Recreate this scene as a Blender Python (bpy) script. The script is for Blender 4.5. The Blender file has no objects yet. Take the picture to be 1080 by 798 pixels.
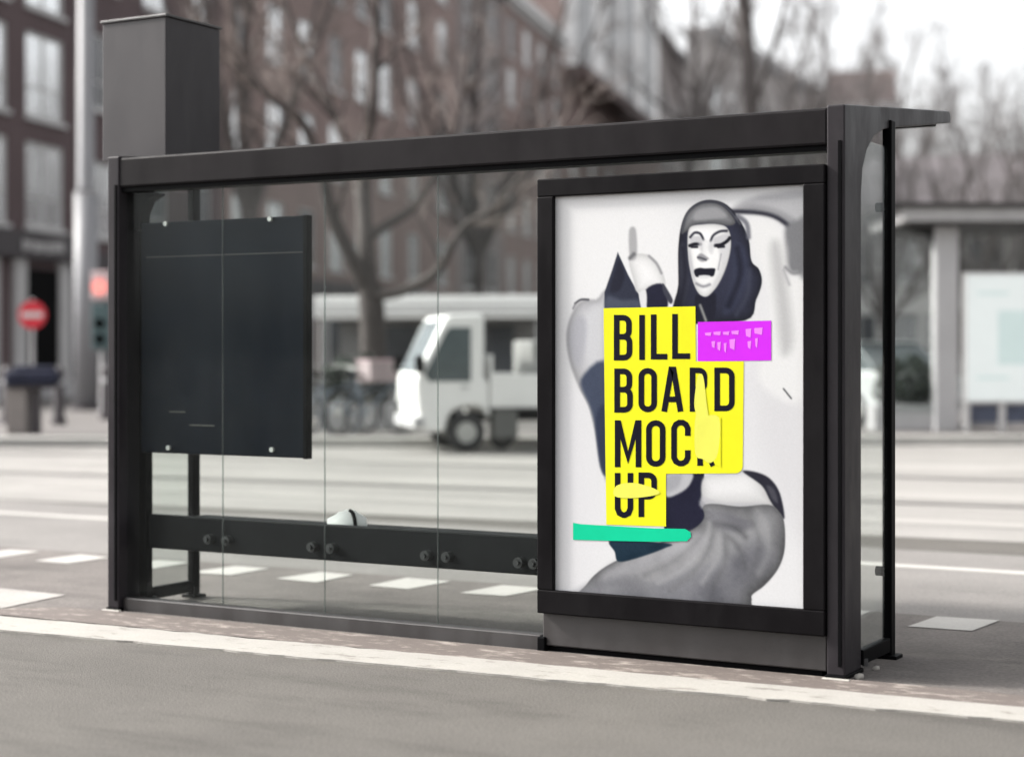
import bpy, bmesh, math, random
import numpy as np
from mathutils import Vector, Matrix

random.seed(7)
R = math.radians
scene = bpy.context.scene
COL = scene.collection

# ------------------------------------------------------------------ camera frame
TH = R(29.6)
CT, ST = math.cos(TH), math.sin(TH)
FPX, EYE, HOR = 1865.0, 1.40, 371.0
def cam(lat, d): return (CT*lat - ST*d, ST*lat + CT*d)
def at(px, d): return cam((px-540)/FPX*d, d)
def zat(y, d): return EYE + (HOR-y)*d/FPX
def onY(px, py, Y):
    k = (px-540)/FPX
    d = Y/(ST*k + CT)
    return CT*k*d - ST*d, EYE + (HOR-py)*d/FPX
def gnd(px, py):
    return at(px, FPX*EYE/(py-HOR))

# ------------------------------------------------------------------ materials
def lin(c): return c/12.92 if c <= 0.04045 else ((c+0.055)/1.055)**2.4
def mat(name, col, rough=0.6, var=0.12, scale=3.0, bump=0.0, bscale=60.0, metal=0.0, spec=0.5, detail=6, speck=0.0, sscale=300.0, stain=0.0, streak=0.0):
    m = bpy.data.materials.new(name); m.use_nodes = True
    nt = m.node_tree; N = nt.nodes; L = nt.links
    b = N['Principled BSDF']
    b.inputs['Roughness'].default_value = rough
    b.inputs['Metallic'].default_value = metal
    b.inputs['Specular IOR Level'].default_value = spec
    tc = N.new('ShaderNodeTexCoord')
    nz = N.new('ShaderNodeTexNoise'); nz.inputs['Scale'].default_value = scale; nz.inputs['Detail'].default_value = detail
    nz.inputs['Roughness'].default_value = 0.65
    L.new(tc.outputs['Object'], nz.inputs['Vector'])
    mr = N.new('ShaderNodeMapRange')
    mr.inputs['From Min'].default_value = 0.3; mr.inputs['From Max'].default_value = 0.7
    mr.inputs['To Min'].default_value = 1-var; mr.inputs['To Max'].default_value = 1+var
    L.new(nz.outputs['Fac'], mr.inputs['Value'])
    last = mr.outputs['Result']
    def mul(a, b_):
        q = N.new('ShaderNodeMath'); q.operation = 'MULTIPLY'; L.new(a, q.inputs[0]); L.new(b_, q.inputs[1]); return q.outputs[0]
    if speck:
        n2 = N.new('ShaderNodeTexNoise'); n2.inputs['Scale'].default_value = sscale; n2.inputs['Detail'].default_value = 3
        L.new(tc.outputs['Object'], n2.inputs['Vector'])
        r2 = N.new('ShaderNodeMapRange'); r2.inputs['From Min'].default_value = 0.3; r2.inputs['From Max'].default_value = 0.7
        r2.inputs['To Min'].default_value = 1-speck; r2.inputs['To Max'].default_value = 1+speck
        L.new(n2.outputs['Fac'], r2.inputs['Value']); last = mul(last, r2.outputs['Result'])
    if stain:
        n3 = N.new('ShaderNodeTexNoise'); n3.inputs['Scale'].default_value = 0.9; n3.inputs['Detail'].default_value = 8; n3.inputs['Roughness'].default_value = .7
        mp = N.new('ShaderNodeMapping'); mp.inputs['Scale'].default_value = (0.45, 1.6, 1); mp.inputs['Location'].default_value = (3.1, 1.7, 0)
        L.new(tc.outputs['Object'], mp.inputs['Vector']); L.new(mp.outputs['Vector'], n3.inputs['Vector'])
        r3 = N.new('ShaderNodeMapRange'); r3.inputs['From Min'].default_value = 0.5; r3.inputs['From Max'].default_value = 0.68
        r3.inputs['To Min'].default_value = 1; r3.inputs['To Max'].default_value = 1-stain
        L.new(n3.outputs['Fac'], r3.inputs['Value']); last = mul(last, r3.outputs['Result'])
    vm = N.new('ShaderNodeVectorMath'); vm.operation = 'SCALE'
    vm.inputs[0].default_value = col[:3]
    L.new(last, vm.inputs['Scale'])
    outc = vm.outputs['Vector']
    if streak:
        mp5 = N.new('ShaderNodeMapping'); mp5.inputs['Scale'].default_value = (2.6, 2.6, .8); L.new(tc.outputs['Object'], mp5.inputs['Vector'])
        n5 = N.new('ShaderNodeTexNoise'); n5.inputs['Scale'].default_value = 1.6; n5.inputs['Detail'].default_value = 7; n5.inputs['Roughness'].default_value = .7
        L.new(mp5.outputs['Vector'], n5.inputs['Vector'])
        r5 = N.new('ShaderNodeMapRange'); r5.inputs['From Min'].default_value = .46; r5.inputs['From Max'].default_value = .78; r5.inputs['To Max'].default_value = streak
        L.new(n5.outputs['Fac'], r5.inputs['Value'])
        ad = N.new('ShaderNodeVectorMath'); ad.operation = 'ADD'; L.new(outc, ad.inputs[0]); L.new(r5.outputs['Result'], ad.inputs[1]); outc = ad.outputs['Vector']
        r6 = N.new('ShaderNodeMapRange'); r6.inputs['From Min'].default_value = .4; r6.inputs['From Max'].default_value = .7; r6.inputs['To Min'].default_value = rough-.12; r6.inputs['To Max'].default_value = rough+.15
        L.new(n5.outputs['Fac'], r6.inputs['Value']); L.new(r6.outputs['Result'], b.inputs['Roughness'])
    L.new(outc, b.inputs['Base Color'])
    if bump:
        n4 = N.new('ShaderNodeTexNoise'); n4.inputs['Scale'].default_value = bscale; n4.inputs['Detail'].default_value = 4
        L.new(tc.outputs['Object'], n4.inputs['Vector'])
        bp = N.new('ShaderNodeBump'); bp.inputs['Strength'].default_value = bump; bp.inputs['Distance'].default_value = 0.01
        L.new(n4.outputs['Fac'], bp.inputs['Height']); L.new(bp.outputs['Normal'], b.inputs['Normal'])
    return m

def emis(name, col, strength, base=None):
    m = mat(name, base or col, 0.4, 0.03)
    b = m.node_tree.nodes['Principled BSDF']
    b.inputs['Emission Color'].default_value = (*col, 1); b.inputs['Emission Strength'].default_value = strength
    return m

def glass(name, tint, dirt=0.05, dcol=(.5, .5, .5), smooth=.02):
    m = bpy.data.materials.new(name); m.use_nodes = True
    nt = m.node_tree; N = nt.nodes; L = nt.links
    N.remove(N['Principled BSDF']); out = N['Material Output']
    tr = N.new('ShaderNodeBsdfTransparent'); tr.inputs['Color'].default_value = (*tint, 1)
    gl = N.new('ShaderNodeBsdfGlossy'); gl.inputs['Roughness'].default_value = 0.02; gl.inputs['Color'].default_value = (.9, .93, .95, 1)
    lw = N.new('ShaderNodeLayerWeight'); lw.inputs['Blend'].default_value = .5
    pw = N.new('ShaderNodeMath'); pw.operation = 'POWER'; pw.inputs[1].default_value = 5.0; L.new(lw.outputs['Facing'], pw.inputs[0])
    fr = N.new('ShaderNodeMath'); fr.operation = 'MULTIPLY_ADD'; fr.inputs[1].default_value = .6; fr.inputs[2].default_value = smooth; L.new(pw.outputs[0], fr.inputs[0])
    mx = N.new('ShaderNodeMixShader'); L.new(fr.outputs[0], mx.inputs[0]); L.new(tr.outputs[0], mx.inputs[1]); L.new(gl.outputs[0], mx.inputs[2])
    df = N.new('ShaderNodeBsdfDiffuse'); df.inputs['Color'].default_value = (*dcol, 1)
    tc = N.new('ShaderNodeTexCoord'); nz = N.new('ShaderNodeTexNoise'); nz.inputs['Scale'].default_value = 2.2; nz.inputs['Detail'].default_value = 8
    L.new(tc.outputs['Object'], nz.inputs['Vector'])
    mr = N.new('ShaderNodeMapRange'); mr.inputs['From Min'].default_value = .3; mr.inputs['From Max'].default_value = .75
    mr.inputs['To Min'].default_value = dirt*0.4; mr.inputs['To Max'].default_value = dirt*1.8
    L.new(nz.outputs['Fac'], mr.inputs['Value'])
    m2 = N.new('ShaderNodeMixShader'); L.new(mr.outputs['Result'], m2.inputs[0]); L.new(mx.outputs[0], m2.inputs[1]); L.new(df.outputs[0], m2.inputs[2])
    L.new(m2.outputs[0], out.inputs['Surface'])
    return m

def brick(name, c1, c2, mortar):
    m = bpy.data.materials.new(name); m.use_nodes = True
    nt = m.node_tree; N = nt.nodes; L = nt.links; b = N['Principled BSDF']; b.inputs['Roughness'].default_value = .85
    tc = N.new('ShaderNodeTexCoord'); mp = N.new('ShaderNodeMapping'); mp.inputs['Rotation'].default_value = (R(90), 0, 0)
    L.new(tc.outputs['Object'], mp.inputs['Vector'])
    bt = N.new('ShaderNodeTexBrick'); bt.inputs['Scale'].default_value = 4.0
    bt.inputs['Color1'].default_value = (*c1, 1); bt.inputs['Color2'].default_value = (*c2, 1); bt.inputs['Mortar'].default_value = (*mortar, 1)
    L.new(mp.outputs['Vector'], bt.inputs['Vector'])
    nz = N.new('ShaderNodeTexNoise'); nz.inputs['Scale'].default_value = .4; nz.inputs['Detail'].default_value = 6
    L.new(tc.outputs['Object'], nz.inputs['Vector'])
    mr = N.new('ShaderNodeMapRange'); mr.inputs['To Min'].default_value = .7; mr.inputs['To Max'].default_value = 1.3
    L.new(nz.outputs['Fac'], mr.inputs['Value'])
    vm = N.new('ShaderNodeVectorMath'); vm.operation = 'SCALE'; L.new(bt.outputs['Color'], vm.inputs[0]); L.new(mr.outputs['Result'], vm.inputs['Scale'])
    L.new(vm.outputs['Vector'], b.inputs['Base Color'])
    return m

M = {}
M['road'] = mat('asphalt', (.086, .080, .073), .9, .16, .7, .45, 140, spec=.2, speck=.36, sscale=105, stain=.34)
M['lane'] = mat('lane_asphalt', (.15, .142, .135), .9, .14, .8, .4, 60, spec=.25, speck=.18, sscale=60, stain=.2)
M['pave'] = mat('pavement_brown', (.106, .095, .089), .9, .22, 1.5, .5, 60, spec=.25, speck=.2, sscale=55, stain=.32)
M['patchpave'] = mat('pale_paving', (.25, .237, .223), .9, .14, 2, .3, 50, spec=.3, speck=.12, sscale=50)
M['tram'] = mat('tram_concrete', (.205, .197, .186), .9, .12, .5, .3, 30, spec=.25, speck=.08, sscale=30, stain=.18)
M['tram2'] = mat('tram_light_band', (.238, .229, .216), .9, .1, .6, spec=.25)
M['rail'] = mat('rail_steel', (.06, .055, .052), .6, .2, 2, metal=.3)
M['farpave'] = mat('far_pavement', (.13, .122, .117), .9, .18, .6, spec=.25)
M['kerb'] = mat('kerb_stone', (.36, .35, .33), .85, .12, 2)
M['dark'] = mat('dark_lacquer', (.0115, .0102, .011), .5, .22, 2.5, .05, 200, spec=.05, streak=0.003)
M['black'] = mat('black_lacquer', (.003, .003, .0034), .5, .12, 4, spec=.03)
M['case'] = mat('case_black', (.0058, .0052, .0058), .42, .22, 2.5, spec=.05, streak=0.002)
M['post'] = mat('post_grey', (.022, .0195, .022), .42, .22, 3, .04, 120, spec=.10, streak=0.005)
M['kick'] = mat('kick_plate_grey', (.021, .0185, .0185), .5, .18, 2.5, .05, 60, streak=0.008)
M['box'] = mat('box_grey', (.032, .029, .031), .5, .07, 2.5, .03, 80, spec=.2, streak=0.006)
M['board'] = mat('board_navy', (.005, .0074, .0125), .4, .2, 2.0, .03, 40, spec=.05, streak=0.0025)
M['bench'] = mat('bench_dark', (.008, .0085, .0098), .5, .2, 4, .05, 60, spec=.1, streak=0.002)
M['joint'] = glass('glass_edge', (.74, .77, .76), .07, (.5, .52, .51), .015)
M['bolt'] = mat('bolt_steel', (.06, .06, .062), .4, .1, 10, metal=.5)
M['clip'] = mat('clip_steel', (.55, .55, .53), .4, .05, 10, metal=.3)
M['glass'] = glass('shelter_glass', (.90, .92, .91), .008, (.30, .31, .30), .005)
M['wglass'] = mat('window_glass', (.90, .92, .93), .10, .15, .35, metal=.75, spec=.5)
M['wglass_dark'] = mat('window_glass_dark', (.07, .075, .085), .08, .5, .35, spec=.8)
M['white'] = mat('white_paint', (.52, .515, .51), .5, .06, 3)
M['clad'] = mat('cladding_white', (.88, .87, .86), .6, .06, .5)
M['truckwhite'] = mat('truck_white', (.74, .735, .72), .4, .06, 1.5)
M['offwhite'] = mat('offwhite_paint', (.46, .45, .445), .6, .08, 1)
M['grey'] = mat('grey_paint', (.36, .355, .36), .6, .1, 1)
M['mast'] = mat('mast_grey', (.21, .21, .22), .5, .06, 1.5)
M['tyre'] = mat('tyre_rubber', (.022, .022, .023), .8, .2, 8)
M['rim'] = mat('rim_grey', (.42, .42, .40), .45, .1, 6, metal=.2)
M['red'] = mat('sign_red', (.55, .018, .035), .45, .05, 5)
M['bark'] = mat('bark', (.055, .046, .043), .95, .3, 6, .6, 30)
M['bark2'] = mat('bark_grey', (.105, .092, .088), .95, .3, 6, .6, 30)
M['twig'] = mat('twig_brown', (.20, .165, .15), .95, .25, 2)
M['twig2'] = mat('twig_grey', (.17, .158, .155), .95, .25, 2)
M['brick_dark'] = brick('brick_purple', (.085, .055, .058), (.105, .068, .07), (.13, .11, .11))
M['brick_mid'] = brick('brick_brown', (.225, .160, .145), (.26, .186, .168), (.28, .232, .22))
M['brick_grey'] = brick('brick_grey', (.22, .192, .186), (.25, .218, .21), (.27, .24, .235))
M['stone_pale'] = brick('brick_pale', (.36, .335, .325), (.40, .37, .36), (.42, .40, .39))
M['stucco'] = mat('stucco_pale', (.60, .59, .58), .8, .08, .3)
M['slate'] = mat('roof_slate', (.09, .08, .085), .8, .2, 1)
M['rooftile'] = mat('roof_tile_brown', (.135, .10, .094), .85, .2, .8)
M['shopdark'] = mat('shop_dark', (.045, .038, .042), .5, .25, 1.5)
M['blue'] = mat('canvas_navy', (.024, .026, .042), .85, .3, 5, spec=.15)
M['beige'] = mat('panel_beige', (.19, .17, .16), .5, .1, 4)
M['bikegrey'] = mat('bike_bluegrey', (.16, .19, .23), .4, .1, 5)
M['bikeblack'] = mat('bike_black', (.03, .03, .033), .4, .1, 5)
M['pink'] = mat('crate_pink', (.30, .245, .25), .7, .15, 5)
M['hedge'] = mat('hedge_dark', (.035, .045, .036), .9, .3, 3)
M['paper_scrap'] = mat('litter_pale', (.30, .285, .26), .8, .1, 20)
M['bag'] = mat('bag_white', (.82, .81, .79), .6, .06, 8)
M['teal'] = mat('signal_teal', (.06, .10, .105), .5, .1, 5)
M['lit_red'] = emis('lamp_red', (1.0, .36, .30), .35, (.6, .1, .1))
M['lightbox'] = emis('lightbox_panel', (.92, 1.0, .985), .10, (.55, .58, .575))
M['lightbox2'] = emis('lightbox_tint', (.72, .90, .89), .08, (.46, .54, .53))
M['carpaint'] = mat('car_silver', (.52, .54, .54), .3, .05, 2, metal=.2)
M['carglass'] = mat('car_glass', (.08, .10, .105), .08, .3, 2, spec=.8)
M['lens'] = mat('lamp_lens', (.8, .8, .78), .2, .05, 10)

def paint_mat(name, base, worn, amount, scale=9):
    """road paint worn through to the surface below"""
    m = mat(name, base, .8, .07, 3, .2, 90, speck=.08, sscale=80)
    nt = m.node_tree; N = nt.nodes; L = nt.links; b = N['Principled BSDF']
    src = b.inputs['Base Color'].links[0].from_socket
    tc = N.new('ShaderNodeTexCoord'); nz = N.new('ShaderNodeTexNoise'); nz.inputs['Scale'].default_value = scale; nz.inputs['Detail'].default_value = 9; nz.inputs['Roughness'].default_value = .75
    mp = N.new('ShaderNodeMapping'); mp.inputs['Scale'].default_value = (.6, 1.4, 1)
    L.new(tc.outputs['Object'], mp.inputs['Vector']); L.new(mp.outputs['Vector'], nz.inputs['Vector'])
    mr = N.new('ShaderNodeMapRange'); mr.inputs['From Min'].default_value = .62-amount; mr.inputs['From Max'].default_value = .70-amount*.6
    L.new(nz.outputs['Fac'], mr.inputs['Value'])
    mx = N.new('ShaderNodeMix'); mx.data_type = 'RGBA'; mx.inputs[7].default_value = (*worn, 1)
    L.new(mr.outputs['Result'], mx.inputs[0]); L.new(src, mx.inputs[6]); L.new(mx.outputs[2], b.inputs['Base Color'])
    return m
M['paint'] = paint_mat('road_paint', (.31, .30, .282), (.13, .118, .11), .02, 7)
M['paint_band'] = paint_mat('band_paint', (.245, .234, .214), (.13, .117, .104), .06, 7)
M['paint_dim'] = paint_mat('road_paint_dim', (.50, .49, .46), (.25, .235, .22), .06, 6)
M['mud'] = paint_mat('gutter_dirt', (.085, .068, .06), (.24, .21, .185), .10, 8)

# ------------------------------------------------------------------ mesh helpers
def link(o, parent=None):
    COL.objects.link(o)
    if parent is not None: o.parent = parent
    return o
def tag(o, label=None, cat=None, group=None, kind=None):
    if label: o['label'] = label
    if cat: o['category'] = cat
    if group: o['group'] = group
    if kind: o['kind'] = kind
    return o
def thing(name, label, cat, loc=(0, 0, 0), rz=0.0, group=None):
    o = bpy.data.objects.new(name, None); COL.objects.link(o)
    o.empty_display_size = .2
    o.location = loc; o.rotation_euler = (0, 0, rz)
    return tag(o, label, cat, group)
def from_pydata(name, v, f, m, parent=None, smooth=False):
    me = bpy.data.meshes.new(name); me.from_pydata(v, [], f); me.update()
    if smooth:
        me.polygons.foreach_set('use_smooth', [True]*len(me.polygons))
    o = bpy.data.objects.new(name, me); me.materials.append(m)
    return link(o, parent)

class MB:
    def __init__(s): s.v = []; s.f = []; s.smooth = False
    def add(s, v, f):
        n = len(s.v); s.v += [tuple(p) for p in v]; s.f += [tuple(i+n for i in q) for q in f]; return s
    def box(s, x0, x1, y0, y1, z0, z1):
        v = [(x0,y0,z0),(x1,y0,z0),(x1,y1,z0),(x0,y1,z0),(x0,y0,z1),(x1,y0,z1),(x1,y1,z1),(x0,y1,z1)]
        return s.add(v, [(0,3,2,1),(4,5,6,7),(0,1,5,4),(1,2,6,5),(2,3,7,6),(3,0,4,7)])
    def bevbox(s, x0, x1, y0, y1, z0, z1, b=.008, seg=2):
        bm = bmesh.new(); bmesh.ops.create_cube(bm, size=1)
        for v in bm.verts:
            v.co = Vector(((x0+x1)/2+v.co.x*(x1-x0), (y0+y1)/2+v.co.y*(y1-y0), (z0+z1)/2+v.co.z*(z1-z0)))
        bmesh.ops.bevel(bm, geom=bm.edges[:], offset=b, segments=seg, profile=.5, affect='EDGES')
        return s.bm(bm)
    def bm(s, bm):
        bm.verts.index_update()
        s.add([v.co[:] for v in bm.verts], [[v.index for v in f.verts] for f in bm.faces]); bm.free(); return s
    def prism(s, pts, a0, a1, axis='x', bev=0.0):
        """profile in the two other axes, extruded along axis from a0 to a1"""
        def mk(a, p):
            return {'x': (a, p[0], p[1]), 'y': (p[0], a, p[1]), 'z': (p[0], p[1], a)}[axis]
        bm = bmesh.new()
        lo = [bm.verts.new(mk(a0, p)) for p in pts]; hi = [bm.verts.new(mk(a1, p)) for p in pts]
        n = len(pts)
        bm.faces.new(lo); bm.faces.new(hi[::-1])
        for i in range(n): bm.faces.new((lo[i], lo[(i+1) % n], hi[(i+1) % n], hi[i]))
        bmesh.ops.recalc_face_normals(bm, faces=bm.faces[:])
        if bev: bmesh.ops.bevel(bm, geom=bm.edges[:], offset=bev, segments=2, profile=.5, affect='EDGES')
        return s.bm(bm)
    def tube(s, pts, rad, k=8, cap=True):
        pts = [Vector(p) for p in pts]; n = len(pts)
        if not hasattr(rad, '__len__'): rad = [rad]*n
        base = len(s.v)
        up = Vector((0, 0, 1))
        for i, p in enumerate(pts):
            t = (pts[min(i+1, n-1)]-pts[max(i-1, 0)])
            if t.length < 1e-9: t = Vector((0, 0, 1))
            t.normalize()
            a = t.cross(up)
            if a.length < .05: a = t.cross(Vector((1, 0, 0)))
            a.normalize(); b = t.cross(a)
            for j in range(k):
                w = 2*math.pi*j/k
                s.v.append(tuple(p + (a*math.cos(w)+b*math.sin(w))*rad[i]))
        for i in range(n-1):
            for j in range(k):
                j2 = (j+1) % k
                s.f.append((base+i*k+j, base+i*k+j2, base+(i+1)*k+j2, base+(i+1)*k+j))
        if cap:
            s.f.append(tuple(base+j for j in range(k))[::-1]); s.f.append(tuple(base+(n-1)*k+j for j in range(k)))
        return s
    def disc(s, c, r, axis, h, k=24):
        c = Vector(c); a = Vector(axis).normalized()
        return s.tube([c-a*h/2, c+a*h/2], r, k)
    def torus(s, c, Rr, r, axis='y', k=28, j=8):
        base = len(s.v)
        for i in range(k):
            w = 2*math.pi*i/k
            for q in range(j):
                u = 2*math.pi*q/j
                d = Rr + r*math.cos(u); h = r*math.sin(u)
                p = {'y': (d*math.cos(w), h, d*math.sin(w)), 'x': (h, d*math.cos(w), d*math.sin(w))}[axis]
                s.v.append((c[0]+p[0], c[1]+p[1], c[2]+p[2]))
        for i in range(k):
            for q in range(j):
                s.f.append((base+i*j+q, base+((i+1)%k)*j+q, base+((i+1)%k)*j+(q+1)%j, base+i*j+(q+1)%j))
        return s
    def build(s, name, m, parent=None, smooth=False, label=None):
        o = from_pydata(name, s.v, s.f, m, parent, smooth)
        if label: o['label'] = label
        return o

def sheet(name, pts, z, m, kind='structure', label=None, cat=None, sub=None):
    v = [(p[0], p[1], z) for p in pts]
    o = from_pydata(name, v, [tuple(range(len(v)))], m)
    tag(o, label, cat, None, kind)
    # keep the face up
    if o.data.polygons[0].normal.z < 0: o.data.flip_normals()
    return o

def catmull(pts, n=6, closed=True):
    out = []; N_ = len(pts)
    rng = range(N_) if closed else range(N_-1)
    for i in rng:
        if closed: p0, p1, p2, p3 = pts[i-1], pts[i], pts[(i+1) % N_], pts[(i+2) % N_]
        else: p0, p1, p2, p3 = pts[max(i-1, 0)], pts[i], pts[i+1], pts[min(i+2, N_-1)]
        for k in range(n):
            t = k/n
            out.append(tuple(.5*((2*b)+(-a+c)*t+(2*a-5*b+4*c-d)*t*t+(-a+3*b-3*c+d)*t**3) for a, b, c, d in zip(p0, p1, p2, p3)))
    if not closed: out.append(tuple(pts[-1]))
    return out

def copy_tree(o, parent=None):
    c = o.copy(); COL.objects.link(c)
    if parent is not None: c.parent = parent
    for ch in list(o.children): copy_tree(ch, c)
    return c

# ------------------------------------------------------------------ ground
def strip(a, b): return a+b[::-1]
sheet('ground', [(-600, -300), (600, -300), (600, 900), (-600, 900)], 0, M['road'])
sheet('lane', [(-60, 9.1), (60, 9.4), (60, 13.2), (-60, 11.4)], .004, M['lane'])
sheet('pavement', [(-60, 3.9), (-7, 6.84), (-2, 7.0), (60, 8.9), (60, 9.4), (-60, 9.1)], .004, M['pave'])
sheet('gutter_strip', [(-7.35, 6.80), (-2, 6.98), (1, 7.1), (1, 7.28), (-2.4, 7.26), (-6.9, 7.2)], .008, M['mud'])
sheet('paving_patch', [(-11.5, 6.95), (-7.16, 6.99), (-7.24, 7.56), (-11.5, 7.72)], .008, M['patchpave'])
# soft-edged worn band beside the shelter
def band(name, e0, e1, n, z, m, jit=.018):
    v = []; f = []
    for i in range(n+1):
        t = i/n
        for e, s in ((e0, 1), (e1, -1)):
            x = e[0][0]+(e[1][0]-e[0][0])*t; y = e[0][1]+(e[1][1]-e[0][1])*t
            v.append((x, y+random.uniform(-jit, jit)*(1 if random.random() > .8 else .35), z))
    for i in range(n): f.append((2*i, 2*i+2, 2*i+3, 2*i+1))
    q = len(v); v += [(x, y, .0005) for x, y, _ in v[:q]]
    for i in range(n): f.append((q+2*i, q+2*i+2, 2*i+2, 2*i)); f.append((2*i+1, 2*i+3, q+2*i+3, q+2*i+1))
    o = from_pydata(name, v, f, m); tag(o, None, None, None, 'structure')
    if o.data.polygons[0].normal.z < 0: o.data.flip_normals()
    return o
band('white_line', ((-12.5, 6.07), (2.5, 7.01)), ((-12.5, 6.53), (2.5, 7.20)), 170, .010, M['paint_band'])
# block markings at the stop
for i in range(-6, 13):
    x0 = -9.27+i*.66
    if -4.2 < x0+.2 < -3.1 and False: continue
    j = lambda: random.uniform(-.02, .02)
    y0 = 8.74+.018*(x0+6)
    v = [(x0+j(), y0+j()), (x0+.31+j(), y0+j()), (x0+.32+j(), y0+.42+j()), (x0+.02+j(), y0+.43+j())]
    sheet('block_marking', v, .008, M['paint'])
band('lane_line', ((-40, 10.65), (25, 11.65)), ((-40, 10.80), (25, 11.80)), 90, .008, M['paint'], .02)
# tram bed
tram_front = [(-60, 10.4), (-13.2, 12.1), (-6, 12.9), (10, 14.2), (60, 18)]
far = [cam(-70, 25.0), cam(-8, 26.0), cam(0, 25.9), cam(8, 26.6), cam(60, 28.5)]
sheet('tram_bed', tram_front + far[::-1], .004, M['tram'])
def lineband(name, p, q, w, z, m):
    p = Vector((*p, 0)); q = Vector((*q, 0)); n = (q-p).normalized().cross(Vector((0, 0, 1)))*w/2
    return sheet(name, [p[:2] and (p+n)[:2], (q+n)[:2], (q-n)[:2], (p-n)[:2]], z, m)
def ext(a, b, k0=3, k1=3):
    d = (b[0]-a[0], b[1]-a[1]); return (a[0]-d[0]*k0, a[1]-d[1]*k0), (b[0]+d[0]*k1, b[1]+d[1]*k1)
for a, b, w, mm, z in ((gnd(0, 498.5), gnd(1000, 533), .13, 'rail', .012), (gnd(0, 478), gnd(1000, 505), .20, 'rail', .012),
                   (gnd(300, 503), gnd(1000, 525), .62, 'tram2', .008), (gnd(250, 520), gnd(1000, 552), .40, 'tram2', .008), (gnd(300, 487), gnd(1000, 494), 1.1, 'tram2', .008)):
    p, q = ext(a, b, .35, .6)
    lineband('tram_rail' if mm == 'rail' else 'concrete_strip', p, q, w, z, M[mm])
# far pavement with raised kerb
fk = [(p[0], p[1]) for p in far]
back = [cam(90, 70), cam(90, 220), cam(-30, 220), cam(-90, 60)]
fp = MB()
n = len(fk)
inner = [cam(-70, 25.35), cam(-8, 26.35), cam(0, 26.25), cam(8, 26.95), cam(60, 28.85)]
kb = MB()
v = [(x, y, 0.0) for x, y in fk]+[(x, y, .14) for x, y in fk]+[(x, y, .14) for x, y in inner]
kb.add(v, [(i, i+1, n+i+1, n+i) for i in range(n-1)]+[(n+i, n+i+1, 2*n+i+1, 2*n+i) for i in range(n-1)])
o = kb.build('kerb', M['kerb']); tag(o, None, None, None, 'structure')
sheet('far_pavement', inner+back, .137, M['farpave'])

# ------------------------------------------------------------------ bus shelter
XL0, XL1, XR0, XR1 = -6.63, -6.55, -2.565, -2.485
sh = thing('bus_shelter', 'dark metal and glass bus shelter beside the white line, with bench and framed advertising panel', 'bus shelter', (-4.55, 7.3, 0))
OX, OY = -4.55, 7.3
class SB(MB):
    """builds in world coordinates, stored relative to the shelter's base"""
    def build(s, name, m, parent=None, smooth=False, label=None, off=True):
        s.v = [(x-OX, y-OY, z) for x, y, z in s.v]
        return MB.build(s, name, m, parent, smooth, label)
prof = [(7.24, .02), (7.24, 2.453), (8.83, 2.612), (8.86, 2.60), (8.86, 2.555), (8.3, 2.478), (8.0, 2.440), (7.78, 2.405), (7.64, 2.36), (7.54, 2.29), (7.48, 2.20), (7.46, 2.08), (7.46, .02)]
profL = [(y if y < 7.47 else y, z) for y, z in prof]
for x0, x1 in ((XL0, XL1), (XR0, XR1)):
    pb = SB(); pb.prism([(y, z) for y, z in prof if True], x0, x1, 'x', .006)
    fr = pb.build('side_frame', M['post'], sh)
    g = SB()   # black groove and cover strip down the front face
    g.box(x0+.052, x0+.066, 7.2335, 7.241, .06, 2.30); g.build('groove', M['black'], fr)
    f_ = SB(); f_.bevbox(x0-.006, x1+.006, 7.232, 7.475, 0.0, .022, .005); f_.build('foot_plate', M['black'], fr)
    f_ = SB(); f_.bevbox(x0-.012, x1+.03, 7.205, 7.231, 0.0, .012, .003); f_.build('foot_shim', M['paper_scrap'], fr)
    for yy in (7.47,):
        b = SB(); b.disc((x0+.09 if x0 > -4 else x0+.115, yy+.012, .045), .014, (0, 0, 1), .03, 8); b.build('anchor_bolt', M['bolt'], fr)
# front beam
b = SB(); b.bevbox(XL1-.01, XR0+.002, 7.246, 7.37, 2.285, 2.446, .012); bm_ = b.build('front_beam', M['dark'], sh)
b = SB(); b.box(XL1, XR0, 7.262, 7.35, 2.262, 2.285); b.build('glazing_channel', M['black'], bm_)
# roof sheet
b = SB()
pr = [(7.372, 2.40), (8.84, 2.556), (8.86, 2.60), (7.372, 2.44)]
b.prism(pr, XL1+.002, XR0-.002, 'x'); b.build('roof', M['dark'], sh)
b = SB(); b.bevbox(XL1+.003, XR0-.003, 8.842, 8.90, 2.545, 2.606, .008); b.build('roof_edge', M['black'], sh)
# rear thin posts and side glazing
for xc, y in ((-6.565, 7.88), (-2.495, 7.88)):
    b = SB(); b.bevbox(xc-.022, xc+.022, y-.03, y+.03, .0, 2.455, .005); rp = b.build('rear_post', M['black'], sh)
    for zz in (2.06, .40):
        k = SB(); k.disc((xc-.03, y-.02, zz), .022, (1, 0, 0), .045, 12); k.build('clamp', M['black'], rp)
    b = SB(); b.bevbox(xc-.018, xc+.018, 7.463, y-.031, .035, .10, .004); b.build('side_rail', M['black'], sh)
    b = SB(); b.box(xc-.004, xc+.004, 7.465, y-.032, .101, 2.30 if xc < -4 else 2.33); b.build('side_glass', M['glass'], sh)
    b = SB(); b.bevbox(xc-.05, xc+.05, y-.05, y+.05, 0, .02, .004); b.build('post_foot', M['black'], rp)
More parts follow.
